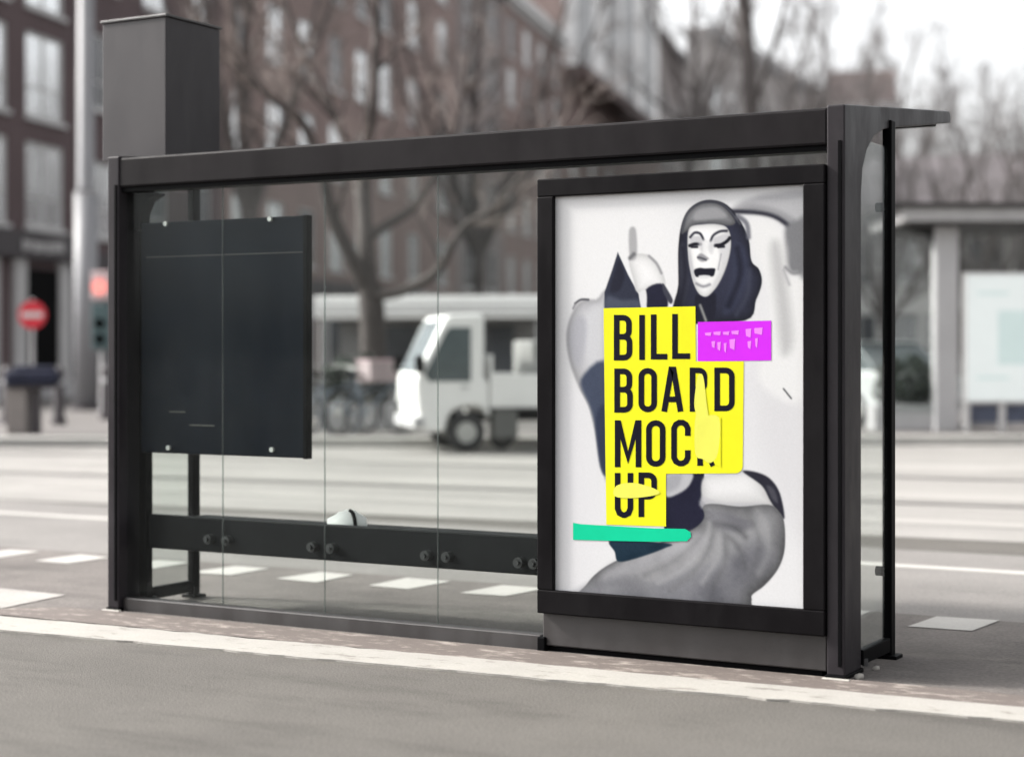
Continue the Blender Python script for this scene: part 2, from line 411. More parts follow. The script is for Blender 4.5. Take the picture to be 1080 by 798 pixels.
# left corner bracket
b = SB(); b.prism([(-6.549, 2.261), (-6.549, 2.06), (-6.51, 2.06), (-6.505, 2.15), (-6.47, 2.22), (-6.40, 2.25), (-6.40, 2.261)], 7.36, 7.44, 'y'); b.build('corner_bracket', M['black'], sh)
b = SB(); b.bevbox(-6.548, -6.500, 7.40, 7.455, .036, 2.06, .004); b.build('inner_post', M['black'], sh)
# base rail
b = SB(); b.bevbox(XL1+.002, -3.975, 7.27, 7.345, .0, .075, .006); b.build('base_rail', M['kick'], sh)
# rear wall glass
xs = [-6.548, -5.89, -5.237, -4.564, -3.975]
for i in range(4):
    g = .003
    b = SB(); b.box(xs[i]+g, xs[i+1]-g, 7.300, 7.308, .078, 2.262); b.build('glass_pane', M['glass'], sh)
b = SB(); b.box(-3.972, XR0-.003, 7.300, 7.308, 2.206, 2.262); b.build('glass_pane', M['glass'], sh)
for x in xs[1:4]:
    b = SB(); b.box(x-.0018, x+.0018, 7.2985, 7.3095, .078, 2.26); b.build('glazing_joint', M['joint'], sh)
# advertising case
cs = bpy.data.objects.new('display_case', None); link(cs, sh)
x0, x1, z0, z1 = -3.97, -2.568, .185, 2.203
ix0, ix1, iz0, iz1 = -3.884, -2.667, .295, 2.120
b = SB()
for q in ((x0, x1, iz1, z1), (x0, x1, z0, iz0), (x0, ix0, iz0-.001, iz1+.001), (ix1, x1, iz0-.001, iz1+.001)):
    b.bevbox(q[0], q[1], 7.222, 7.38, q[2], q[3], .006)
b.build('case_frame', M['case'], cs)
b = SB(); b.box(ix0-.02, ix1+.02, 7.25, 7.36, iz0-.02, iz1+.02); b.build('case_back', M['black'], cs)
b = SB(); b.bevbox(x0+.01, x1-.005, 7.262, 7.36, .03, .184, .006); b.build('kick_plate', M['kick'], sh)
b = SB(); b.bevbox(x0+.03, x1-.03, 7.285, 7.35, .0, .03, .004); b.build('plinth', M['black'], sh)
b = SB(); b.bevbox(x0-.012, x0+.03, 7.245, 7.345, .0, .07, .006); b.build('case_foot', M['black'], sh)
# notice board
nb = SB(); nb.bevbox(-6.478, -5.375, 7.335, 7.375, .857, 2.097, .006); nbo = nb.build('notice_board', M['board'], sh)
b = SB(); b.box(-6.44, -5.40, 7.3325, 7.3352, 1.908, 1.913); b.build('painted_reflection', M['kick'], nbo)  # thin paler strip modelled on the board in place of a reflection line
b = SB()
b.bevbox(-5.395, -5.370, 7.332, 7.379, .853, 2.10, .003); b.build('board_edge', M['black'], nbo)
for px, py in ((175, 236), (285, 231), (178, 472), (287, 474)):
    X, Z = onY(px, py, 7.33)
    b = SB(); b.disc((X, 7.328, Z), .013, (0, 1, 0), .014, 10); b.build('clip', M['clip'], nbo)
b = SB()
X, Z = onY(178, 434, 7.33); b.box(X, X+.11, 7.3325, 7.3352, Z-.004, Z+.004)
X, Z = onY(199, 448, 7.33); b.box(X, X+.17, 7.3328, 7.3354, Z-.004, Z+.003)
b.build('scratch', mat('scratch_grey', (.05, .05, .043), .6, .5, 20), nbo)
# bench seen from behind
bn = SB(); bn.bevbox(-6.498, -2.62, 7.42, 7.46, .330, .515, .008); bno = bn.build('bench_rail', M['bench'], sh)
for k in range(3):
    s_ = SB(); s_.bevbox(-6.42, -2.66, 7.475+k*.115, 7.58+k*.115, .455, .485, .006); s_.build('seat_slat', M['bench'], bno)
for px in (222, 241, 331, 351, 451, 473, 549, 565):
    X, Z = onY(px, 568+(px-222)*.075, 7.41)
    b = SB(); b.disc((X, 7.405, Z), .026, (0, 1, 0), .05, 12); b.disc((X, 7.375, Z), .013, (0, 1, 0), .02, 8); b.build('bolt', M['bolt'], bno)
for xx in (-6.30, -2.80):
    b = SB(); b.prism([(7.465, .335), (7.465, .454), (7.80, .454), (7.80, .43)], xx-.02, xx+.02, 'x'); b.build('bench_bracket', M['bench'], bno)
# grey box on the roof (stop totem)
xb1, _ = onY(175, 100, 7.40)
tb = SB(); tb.bevbox(xb1-.455, xb1, 7.40, 7.86, 2.452, 3.215, .005)
tbo = tb.build('roof_box', M['box'], sh)
b = SB(); b.bevbox(xb1-.465, xb1+.01, 7.39, 7.87, 3.2155, 3.23, .003); b.build('box_lid', M['kick'], tbo)

# white bag on the bench
def blob(name, pts, m, parent=None, sub=2, amp=.0):
    bm = bmesh.new()
    for p in pts: bm.verts.new(p)
    bmesh.ops.convex_hull(bm, input=bm.verts[:])
    for _ in range(sub):
        bmesh.ops.subdivide_edges(bm, edges=bm.edges[:], cuts=1, smooth=.8, use_grid_fill=True)
    for v_ in bm.verts: v_.co += Vector((random.uniform(-amp, amp), random.uniform(-amp, amp), random.uniform(-amp, amp)))
    b_ = MB(); b_.bm(bm); return b_.build(name, m, parent, True)
bx, bz = onY(366, 553, 7.55)
bt = thing('paper_bag', 'small crumpled white bag with a black handle lying on the bench behind the glass', 'bag', (bx-.015, 7.56, .486))
bt.scale = (.85, .85, .72)
blob('bag_body', [(-.11, -.05, .0), (.115, -.05, .0), (-.11, .06, 0), (.115, .06, 0), (-.07, -.03, .075), (.06, -.03, .115), (-.07, .03, .08), (.06, .03, .12), (.0, 0, .13)], M['bag'], bt, 1, .004)
b = MB(); b.tube(catmull([(.065, -.05, .135), (.09, -.056, .12), (.108, -.06, .07), (.112, -.056, .01)], 4, False), [.012]*13, 8); b.build('handle', M['black'], bt, True)

# ------------------------------------------------------------------ poster
PY = 7.2455
def P(px, py):
    X, Z = onY(px, py, 7.24); return X, Z
def srgb(c): return np.array([lin(v/255) for v in c])
GW, GH = 320, 480
gx = np.linspace(ix0, ix1, GW+1); gz = np.linspace(iz1, iz0, GH+1)
GX, GZ = np.meshgrid(gx, gz)
img = np.zeros((GH+1, GW+1, 3)); img[:] = (226, 226, 230)
def sdf(poly):
    A = np.array(poly); d2 = np.full(GX.shape, 1e9); ins = np.zeros(GX.shape, bool)
    for i in range(len(A)):
        (x1, z1_), (x2, z2_) = A[i-1], A[i]
        ex, ez = x2-x1, z2_-z1_; L2 = ex*ex+ez*ez+1e-12
        t = np.clip(((GX-x1)*ex+(GZ-z1_)*ez)/L2, 0, 1)
        d2 = np.minimum(d2, (GX-x1-t*ex)**2+(GZ-z1_-t*ez)**2)
        c = ((z1_ > GZ) != (z2_ > GZ))
        with np.errstate(divide='ignore', invalid='ignore'):
            xi = ex*(GZ-z1_)/(ez if abs(ez) > 1e-12 else 1e-12)+x1
        ins ^= c & (GX < xi)
    d = np.sqrt(d2); return np.where(ins, -d, d)
PXM = .0045   # metres per photo pixel on the poster
def sm(d, soft): 
    t = np.clip(.5-d/(soft*PXM), 0, 1); return (t*t*(3-2*t))[..., None]
def fill(pts, col, soft=1.5, op=1.0, curve=True, rim=0, rw=10, lit=(0, 0)):
    global img
    pp = [P(*q) for q in (catmull(pts, 5) if curve else pts)]
    d_ = sdf(pp)
    a = sm(d_, soft)*op
    c_ = np.ones(img.shape)*np.array(col, float)
    if rim:
        k_ = 1-rim*np.exp(np.clip(d_, -9, 0)/(rw*PXM))
        ax = np.array(pp); cx_, cz_ = ax.mean(0); sx_, sz_ = np.ptp(ax, axis=0)
        k_ = k_*(1+lit[0]*(GX-cx_)/sx_+lit[1]*(GZ-cz_)/sz_)
        c_ = c_*k_[..., None]
    img = img*(1-a)+c_*a
    return a
def stroke(pts, w, col, soft=1.5, op=1.0):
    global img
    pp = [P(*q) for q in catmull(pts, 5, False)]
    d2 = np.full(GX.shape, 1e9)
    for i in range(len(pp)-1):
        (x1, z1_), (x2, z2_) = pp[i], pp[i+1]; ex, ez = x2-x1, z2_-z1_
        t = np.clip(((GX-x1)*ex+(GZ-z1_)*ez)/(ex*ex+ez*ez+1e-12), 0, 1)
        d2 = np.minimum(d2, (GX-x1-t*ex)**2+(GZ-z1_-t*ez)**2)
    a = sm(np.sqrt(d2)-w/2*PXM, soft)*op
    img = img*(1-a)+np.array(col, float)*a
fill([(600, 215), (700, 205), (720, 300), (640, 330), (590, 300)], (236, 236, 238), 60, .9)
fill([(800, 380), (846, 360), (846, 560), (800, 480)], (216, 214, 220), 50, .9)
fill([(585, 430), (625, 430), (625, 620), (585, 620)], (224, 223, 230), 40, .8)
# raised arm and sleeve
fill([(770, 222), (785, 211), (815, 204), (850, 202), (850, 240), (836, 236), (812, 226), (790, 223)], (180, 181, 188), 8)
fill([(800, 208), (850, 204), (850, 222), (820, 216)], (176, 177, 184), 12, .8)
fill([(772, 223), (790, 216), (815, 220), (838, 232), (838, 246), (815, 229), (790, 224)], (140, 141, 150), 9, .9)
stroke([(770, 223), (795, 224), (815, 228), (830, 237), (838, 247)], 3.6, (48, 48, 66), 5)
fill([(828, 240), (840, 232), (850, 232), (850, 290), (838, 290), (829, 280), (826, 262)], (128, 129, 136), 8)
fill([(790, 232), (818, 236), (828, 262), (830, 290), (846, 300), (846, 420), (800, 400), (812, 330), (806, 290), (794, 262)], (232, 232, 232), 12)
fill([(812, 262), (822, 258), (830, 300), (836, 360), (824, 372), (818, 320)], (188, 188, 189), 14, .9)
stroke([(828, 282), (836, 288), (846, 286)], 2.5, (132, 132, 140), 5)
stroke([(826, 285), (832, 300)], 2, (170, 170, 175), 5)
# left sleeve
fill([(612, 318), (603, 330), (597, 352), (600, 380), (610, 408), (622, 432), (630, 470), (634, 494), (642, 494), (642, 320), (628, 316)], (204, 205, 214), 5, 1, True, .28, 9, (.1, .15))
fill([(606, 335), (600, 355), (604, 380), (612, 385), (618, 350), (615, 335)], (168, 170, 186), 10, .8)
fill([(622, 330), (634, 330), (632, 400), (622, 395)], (204, 205, 214), 10, .8)
fill([(612, 400), (640, 385), (640, 492), (633, 490), (628, 455), (622, 430)], (70, 84, 118), 7)
fill([(628, 440), (640, 430), (640, 494), (633, 492)], (52, 64, 100), 6)
stroke([(606, 320), (612, 316), (620, 316)], 2.2, (88, 88, 100), 2.5)
stroke([(604, 325), (606, 321)], 2.2, (140, 140, 150), 3)
# pointed dark collar, pale hand with finger
fill([(651, 266), (645, 285), (637, 308), (637, 325), (676, 325), (673, 310), (662, 290)], (54, 60, 86), 2, 1, False)
fill([(652, 275), (643, 305), (652, 306), (658, 292)], (38, 40, 62), 5, .8)
fill([(640, 312), (655, 316), (672, 316), (672, 326), (640, 326)], (86, 96, 124), 6, .8)
fill([(663, 271), (680, 268), (692, 276), (700, 292), (700, 303), (688, 306), (672, 308), (668, 296)], (246, 246, 247), 3, 1, True, .2, 6)
fill([(663, 243), (670, 242), (671, 270), (664, 272)], (172, 172, 176), 4)
stroke([(664, 272), (668, 268)], 4, (118, 118, 124), 4)
stroke([(684, 270), (692, 278), (697, 288)], 2.4, (150, 150, 158), 3)
fill([(681, 305), (699, 300), (703, 325), (682, 325)], (34, 36, 66), 3)
fill([(674, 309), (681, 307), (681, 325), (676, 325)], (226, 226, 230), 2.5)
fill([(698, 299), (702, 303), (709, 316), (706, 320), (699, 308)], (70, 72, 92), 2.5)
# hood
fill([(713, 338), (715, 300), (715, 262), (718, 238), (725, 222), (737, 213), (751, 211), (766, 216), (779, 231), (789, 252), (792, 275), (800, 284), (803, 298), (797, 316), (785, 338)], (56, 60, 90), 2, 1, True, .45, 8, (.1, .1))
fill([(773, 260), (785, 262), (790, 290), (775, 325), (762, 330), (770, 300)], (58, 64, 96), 8, .9)
fill([(716, 262), (723, 262), (726, 300), (718, 320)], (62, 64, 84), 6, .8)
fill([(718, 246), (722, 228), (735, 216), (751, 213.5), (764, 219), (775, 233), (769, 238), (751, 236), (733, 237), (725, 243)], (146, 148, 156), 2.5, 1, True, .35, 6, (0, .2))
fill([(735, 222), (755, 219), (766, 228), (750, 231), (732, 232)], (152, 153, 160), 5, .9)
stroke([(719, 245), (724, 226), (737, 215), (752, 212.5), (766, 219), (780, 236)], 2, (84, 86, 100), 3)
stroke([(778, 228), (787, 236), (789, 250)], 5, (112, 114, 132), 4, .9)
# folds of the hood
stroke([(720, 262), (722, 290), (716, 325)], 4, (30, 32, 54), 6, .8)
stroke([(777, 262), (780, 290), (768, 322)], 5, (28, 30, 52), 7, .8)
stroke([(790, 285), (788, 310), (776, 332)], 4, (74, 80, 108), 7, .6)
# face
fill([(727, 240), (741, 236.5), (757, 236.5), (767, 241), (770.5, 256), (767, 276), (759, 296), (750, 309), (743, 313), (736, 309), (730, 296), (726, 276), (724.5, 256)], (246, 246, 246), 2, 1, True, .22, 3.5, (-.06, .04))
fill([(758, 262), (769, 258), (764, 284), (754, 303), (752, 300), (760, 280)], (206, 206, 212), 5, .8)
fill([(727, 262), (730, 278), (733, 298), (730, 292), (726, 275)], (190, 190, 200), 4, .8)
fill([(728, 250), (738, 249), (739, 256), (728, 257)], (196, 196, 203), 3.5, .9)
fill([(752, 251), (767, 246), (768, 252), (754, 258)], (196, 196, 203), 3.5, .9)
stroke([(727.5, 250), (732, 245.5), (738, 246.5), (741.5, 253)], 2.6, (66, 67, 84), 2)
stroke([(749, 254), (752, 248), (759, 244), (766, 243.5)], 2.6, (66, 67, 84), 2)
stroke([(727, 259), (732, 257.5), (738.5, 257.5)], 3.2, (22, 23, 40), 2)
stroke([(729, 260.5), (735, 260.5)], 2.2, (38, 38, 54), 2)
stroke([(753.5, 259), (760, 258), (766, 254.5), (769, 251)], 3.4, (22, 23, 40), 2)
stroke([(757, 260.5), (763, 260)], 2.4, (38, 38, 54), 2)
fill([(736, 250), (742, 256), (741, 266), (737, 262)], (200, 200, 206), 5, .8)
fill([(748, 254), (753, 258), (750, 268), (746, 262)], (206, 206, 212), 5, .8)
fill([(741, 254), (746, 254), (745, 268), (742, 268)], (232, 232, 235), 4, .8)
fill([(735, 270), (739, 267), (744, 270), (747, 273), (741, 276), (736, 274)], (150, 150, 160), 3)
stroke([(735.5, 271.5), (739, 272), (744, 274)], 2, (94, 94, 108), 2)
fill([(731.5, 285), (737, 282.5), (743, 283), (753, 283), (753.5, 287), (751, 291.5), (742, 290.5), (734, 292)], (30, 32, 54), 2)
fill([(737, 290.5), (748, 290.5), (746, 293.5), (738, 293.5)], (222, 222, 226), 2.5)
stroke([(734, 299), (741, 302), (748, 300)], 2.6, (146, 146, 158), 3)
stroke([(760, 268), (757, 284)], 1.6, (170, 170, 178), 2.5)
fill([(733, 312), (744, 314), (754, 310), (752, 338), (735, 338)], (34, 36, 58), 3)
stroke([(738, 322), (744, 338)], 3, (168, 168, 160), 3, .8)
# below the block: shirt, waist, jeans
fill([(700, 498), (742, 498), (745, 545), (735, 560), (700, 562)], (36, 37, 68), 2, 1, False)
fill([(702, 500), (729, 498), (727, 511), (716, 520), (702, 523)], (186, 187, 196), 4)
fill([(702, 503), (718, 501), (714, 514), (702, 518)], (150, 152, 166), 6, .7)
fill([(742, 503), (760, 499), (785, 497), (800, 505), (812, 522), (818, 534), (780, 536), (745, 532), (739, 520)], (234, 234, 236), 4, 1, True, .22, 7, (-.05, .15))
fill([(740, 524), (760, 530), (800, 531), (815, 536), (745, 538)], (186, 187, 195), 5, .8)
fill([(783, 497), (798, 498), (812, 505), (822, 520), (827, 545), (822, 543), (812, 528), (803, 512)], (48, 48, 66), 3)
fill([(808, 512), (816, 516), (820, 530), (814, 526)], (92, 92, 108), 4, .8)
stroke([(826, 470-60), (834, 420)], 1.6, (96, 96, 104), 2)
jeans = [(606, 640), (618, 616), (634, 600), (660, 586), (700, 570), (730, 558), (742, 546), (741, 534), (752, 531), (780, 534), (810, 532), (822, 540), (827, 553), (827, 580), (820, 600), (806, 617), (793, 627), (792, 634), (784, 645), (700, 650)]
ja = fill(jeans, (156, 157, 164), 2, 1, True, .38, 13, (-.15, .28))
fill([(640, 600), (690, 578), (735, 562), (742, 575), (690, 596), (640, 614)], (164, 165, 175), 16, .8)
fill([(700, 610), (760, 590), (800, 570), (815, 590), (790, 615), (770, 630), (700, 630)], (118, 119, 132), 22, .8)
fill([(745, 538), (765, 540), (795, 552), (780, 560), (752, 556)], (122, 122, 134), 8, .8)
fill([(610, 622), (650, 608), (700, 616), (760, 622), (770, 636), (610, 636)], (120, 121, 134), 14, .6)
for pts, w, c, op in (([(752, 552), (764, 553), (776, 557), (786, 566)], 3, 92, .6), ([(757, 560), (768, 566), (780, 580), (786, 598)], 4, 104, .45),
                  ([(746, 546), (738, 566), (712, 590), (680, 606)], 5, 118, .5), ([(752, 556), (746, 582), (728, 606), (706, 622)], 5, 116, .5), ([(764, 568), (764, 594), (752, 618)], 5, 112, .5),
                  ([(748, 552), (742, 574), (722, 598), (694, 614)], 4, 176, .4), ([(758, 562), (756, 588), (740, 614)], 4, 172, .4),
                  ([(798, 538), (808, 556), (810, 580), (800, 604)], 6, 168, .35), ([(786, 540), (796, 556), (800, 576), (792, 604)], 5, 112, .4), ([(660, 592), (690, 584), (720, 572)], 5, 178, .35)):
    stroke(pts, w, (c, c+1, c+6), 9, op)
fill([(645, 569), (704, 573), (700, 578), (672, 588), (652, 592), (648, 582)], (24, 58, 84), 2.5)
# tonal mottling of cloth in the printed photograph
def noise2(cell, seed):
    r_ = np.random.default_rng(seed); gy = int(GH/cell)+3; gxn = int(GW/cell)+3
    g_ = r_.normal(0, 1, (gy, gxn)); yy = np.arange(GH+1)/cell; xx = np.arange(GW+1)/cell
    y0_ = yy.astype(int); x0_ = xx.astype(int); fy_ = (yy-y0_)[:, None]; fx_ = (xx-x0_)[None, :]
    fy_ = fy_*fy_*(3-2*fy_); fx_ = fx_*fx_*(3-2*fx_)
    A_ = g_[y0_][:, x0_]; B_ = g_[y0_][:, x0_+1]; C_ = g_[y0_+1][:, x0_]; D_ = g_[y0_+1][:, x0_+1]
    return (A_*(1-fx_)+B_*fx_)*(1-fy_)+(C_*(1-fx_)+D_*fx_)*fy_
nn = noise2(34, 5)*.6+noise2(15, 6)*.28+noise2(4, 7)*.12
img = img + (ja[..., 0]*nn*11)[..., None]
lum = img.mean(-1, keepdims=True)
dark = np.clip((150-lum)/110, 0, 1)
img = img + (nn*6)[..., None]*dark
# blacks keep a navy cast, greys are neutral
img = lum+(img-lum)*(.45+.45*dark)
img = img*(.62+.38*np.clip(img.mean(-1, keepdims=True)/150, 0, 1))
# fabric grain of the print
rng = np.random.default_rng(3)
img += rng.normal(0, 2.0, img.shape[:2])[..., None]
img = np.clip(img*.79, 0, 202)
L_ = img/255.0
L_ = np.where(L_ <= .04045, L_/12.92, ((L_+.055)/1.055)**2.4)

poster = thing('poster', 'bright poster in the shelter case, hooded figure behind yellow BILL BOARD MOCK UP lettering', 'poster', ((ix0+ix1)/2, PY, iz0))
PC = ((ix0+ix1)/2, PY, iz0)
vv = np.stack([GX.ravel()-PC[0], np.zeros(GX.size), GZ.ravel()-PC[2]], 1)
W1 = GW+1
ii = (np.arange(GH)[:, None]*W1+np.arange(GW)[None, :]).ravel()
ff = np.stack([ii, ii+W1, ii+W1+1, ii+1], 1)
me = bpy.data.meshes.new('printed_sheet'); me.from_pydata(vv.tolist(), [], ff.tolist()); me.update()
ca = me.color_attributes.new('Print', 'FLOAT_COLOR', 'POINT')
buf = np.ones((GX.size, 4), np.float32); buf[:, :3] = L_.reshape(-1, 3); ca.data.foreach_set('color', buf.ravel())
PGLOW = .0
pm = bpy.data.materials.new('poster_print'); pm.use_nodes = True
nt = pm.node_tree; b_ = nt.nodes['Principled BSDF']; b_.inputs['Roughness'].default_value = .45; b_.inputs['Specular IOR Level'].default_value = .08
an = nt.nodes.new('ShaderNodeAttribute'); an.attribute_name = 'Print'; nt.links.new(an.outputs['Color'], b_.inputs['Base Color'])
nt.links.new(an.outputs['Color'], b_.inputs['Emission Color']); b_.inputs['Emission Strength'].default_value = .0
me.materials.append(pm)
o = bpy.data.objects.new('printed_sheet', me); link(o, poster)
def ink(name, c, glow=.0):
    c = tuple(lin(v*.80/255) for v in c)
    m = mat(name, c, .45, .05, 6, spec=.08); b = m.node_tree.nodes['Principled BSDF']
    b.inputs['Emission Color'].default_value = (*c, 1); b.inputs['Emission Strength'].default_value = glow
    return m
M['yellow'] = ink('ink_yellow', (242, 240, 36)); M['purple'] = ink('ink_purple', (214, 44, 242)); M['green'] = ink('ink_green', (12, 208, 156))
M['ink'] = ink('ink_black', (14, 13, 30)); M['paleyellow'] = ink('ink_pale_yellow', (240, 239, 98)); M['palepink'] = ink('ink_pale_pink', (240, 140, 250)); M['greendark'] = ink('ink_green_dark', (10, 186, 150))
def flat(name, outlines, off, m, parent=poster, label=None):
    mb = MB()
    for k, pts in enumerate(outlines):
        q = [P(*p) for p in pts]
        mb.add([(x-PC[0], -off-k*.00004, z-PC[2]) for x, z in q], [tuple(range(len(q)))])
    o = mb.build(name, m, parent)
    for p_ in o.data.polygons:
        pass
    if label: o['label'] = label
    return o
rc = [(783-8+8*math.cos(a), 499-8+8*math.sin(a)) for a in [R(15*k) for k in range(7)]]
yb = flat('yellow_block', [[(636, 325), (733, 323), (733.5, 381), (784, 381)]+rc+[(702, 499.5), (702, 555), (639, 553)]], .0012, M['yellow'])
pt_ = flat('purple_label', [[(735.5, 339.5), (813, 338), (813, 380), (735.5, 381)]], .0012, M['purple'])
flat('green_stripe', [[(604, 551), (612, 552.5), (690, 557), (722, 557.5), (728, 561), (728.5, 566), (724, 570.5), (690, 571), (640, 570), (604, 569)]], .002, M['green'])
sl = [(612, 560, 640, 562), (650, 565, 700, 567)]
# pale unreadable print on the purple label
marks = []
for x, y, w, h in ((743, 351, 7, 3.2), (752, 350, 8, 3.6), (762, 350, 7, 3.4), (771, 349, 8, 4), (786, 347, 6, 9), (795, 346, 9, 7), (756, 361, 4, 9), (763, 362, 3, 10), (769, 358, 6, 11), (750, 360, 4, 7), (788, 360, 4, 8), (796, 357, 3, 10)):
    marks.append([(x, y), (x+w, y-.6), (x+w-.8, y+h), (x+.6, y+h*.8)])
for q in marks: flat('faded_print', [q], .0019, M['palepink'], pt_)

def ribbon(pts, w, closed):
    n = len(pts); L1 = []; L2 = []
    for i in range(n):
        p = np.array(pts[i]); a = np.array(pts[i-1]) if (closed or i > 0) else None; c = np.array(pts[(i+1) % n]) if (closed or i < n-1) else None
        d1 = (p-a)/np.linalg.norm(p-a) if a is not None else None
        d2 = (c-p)/np.linalg.norm(c-p) if c is not None else None
        if d1 is None: d1 = d2
        if d2 is None: d2 = d1
        n1 = np.array([-d1[1], d1[0]]); n2 = np.array([-d2[1], d2[0]]); m_ = n1+n2; m_ /= max(np.linalg.norm(m_), 1e-6)
        k = w/2/max(.45, float(m_@n1)); L1.append(p+m_*k); L2.append(p-m_*k)
    v = []; f = []
    for i in range(n): v += [tuple(L1[i]), tuple(L2[i])]
    for i in range(n if closed else n-1):
        j = (i+1) % n; f.append((2*i, 2*j, 2*j+1, 2*i+1))
    return v, f
def rrect(x0, y0, x1, y1, r, corners=(1, 1, 1, 1)):
    r = min(r, (x1-x0)/2-.3, (y1-y0)/2-.3)
    out = []
    for (cx, cy, a0, on, cor) in ((x1-r, y0+r, -90, corners[1], (x1, y0)), (x1-r, y1-r, 0, corners[2], (x1, y1)), (x0+r, y1-r, 90, corners[3], (x0, y1)), (x0+r, y0+r, 180, corners[0], (x0, y0))):
        if on: out += [(cx+r*math.cos(R(a0+18*k)), cy+r*math.sin(R(a0+18*k))) for k in range(6)]
        else: out.append(cor)
    return out
def letter(ch, x0, x1, y0, y1):
    w = 6.0; h = w/2
    a, b, c, d = x0+h, x1-h, y0+h, y1-h; m = (y0+y1)/2-1
    if ch == 'B': S = [(rrect(a, c, b-.6, m, 6, (0, 1, 1, 0)), 1), (rrect(a, m, b, d, 6, (0, 1, 1, 0)), 1)]
    elif ch == 'I': S = [([((a+b)/2, y0), ((a+b)/2, y1)], 0)]
    elif ch == 'L': S = [([(a, y0), (a, d), (x1, d)], 0)]
    elif ch == 'O': S = [(rrect(a, c, b, d, 7), 1)]
    elif ch == 'D': S = [(rrect(a, c, b, d, 6.5, (0, 1, 1, 0)), 1)]
    elif ch == 'A': S = [([(x0+h*.7, y1), ((x0+x1)/2-1.2, y0+1.5), ((x0+x1)/2+1.2, y0+1.5), (x1-h*.7, y1)], 0), ([(x0+5.5, y1-13), (x1-5.5, y1-13)], 0)]
    elif ch == 'R': S = [(rrect(a, c, b, m+1, 6, (0, 1, 1, 0)), 1), ([(a, m), (a, y1)], 0), ([((a+b)/2+.5, m+2), (b, y1)], 0)]
    elif ch == 'P': S = [(rrect(a, c, b, m+3, 6, (0, 1, 1, 0)), 1), ([(a, m+2), (a, y1)], 0)]
    elif ch == 'M': S = [([(a, y1), (a, y0)], 0), ([(b, y1), (b, y0)], 0), ([(a+.5, y0+1), ((a+b)/2, y1-10), (b-.5, y0+1)], 0)]
    elif ch == 'C': S = [([(b, c+14), (b, c+6), (b-2, c+2), (b-5.5, c), (a+5.5, c), (a+2, c+2), (a, c+6), (a, d-6), (a+2, d-2), (a+5.5, d), (b-5.5, d), (b-2, d-2), (b, d-6), (b, d-14)], 0)]
    elif ch == 'K': S = [([(a, y0), (a, y1)], 0), ([(b, y0), (a+2, m+1), (b, y1)], 0)]
    elif ch == 'U': S = [([(a, y0), (a, d-7), (a+2, d-2), (a+6, d), (b-6, d), (b-2, d-2), (b, d-7), (b, y0)], 0)]
    return S, w
def word(rows):
    for ch, x0, x1, y0, y1 in rows:
        S, w = letter(ch, x0, x1, y0, y1)
        mb = MB()
        for k, (pts, cl) in enumerate(S):
            v, f = ribbon(pts, w, cl)
            mb.add([(P(*q)[0]-PC[0], -.0020-k*.00012, P(*q)[1]-PC[2]) for q in v], f)
        mb.build('letter', M['ink'], yb)
def mo(px, y): return y   # rows follow the block
word([('B', 647, 666.5, 332, 380), ('I', 673.5, 680, 332, 379.5), ('L', 686, 703.5, 331.5, 379), ('L', 708.5, 727.5, 331, 378.5),
      ('B', 647.5, 667, 388.5, 435), ('O', 673, 692.5, 388, 434.5), ('A', 698, 719.5, 388, 434), ('R', 727, 745.5, 387.5, 434), ('D', 753, 774.5, 387.5, 433.5),
      ('M', 648, 676, 443, 492.5), ('O', 681, 701.5, 443, 492), ('C', 707.5, 728, 442.5, 491.5), ('K', 735, 755, 442, 491),
      ('U', 648, 667.5, 498.5, 546), ('P', 673, 692.5, 498, 545)])
# translucent-looking pale brush marks printed over R, K and UP
for k, q in enumerate(([(735, 399), (739, 394), (742, 400), (745, 425), (748, 446), (750, 472), (741, 484), (735, 470), (734, 440), (732, 425)],
          [(650, 512), (668, 509), (690, 515), (694, 521), (668, 525), (648, 523)],
          [(739, 440), (758, 440), (757, 477), (749, 488), (741, 484), (733, 478), (733, 441)])):
    flat('pale_brush_mark', [catmull(q, 4)], .0028+.00008*k, M['paleyellow'], yb)
flat('yellow_patch', [[(748, 440), (760, 440), (760, 492), (754, 490), (748, 478)]], .0029, M['yellow'], yb)

# small litter at the posts' feet
for i, (px, py, lab) in enumerate(((906, 716, 'small pale scrap of litter beside the foot of the right post'), (924, 707, 'tiny pale pebble of litter behind the right post'))):
    x, y = gnd(px, py)
    s_ = .012 if i != 1 else .009
    o = blob('litter_scrap', [(-1.6*s_, -s_, 0), (1.5*s_, -s_*.8, 0), (1.2*s_, s_, 0), (-s_, s_*.9, 0), (-.6*s_, -.5*s_, s_*1.1), (.7*s_, 0, 1.5*s_), (0, .6*s_, .9*s_)], M['paper_scrap'], None, 1, .001)
    o.location = (x, y, .009); tag(o, lab, 'litter')

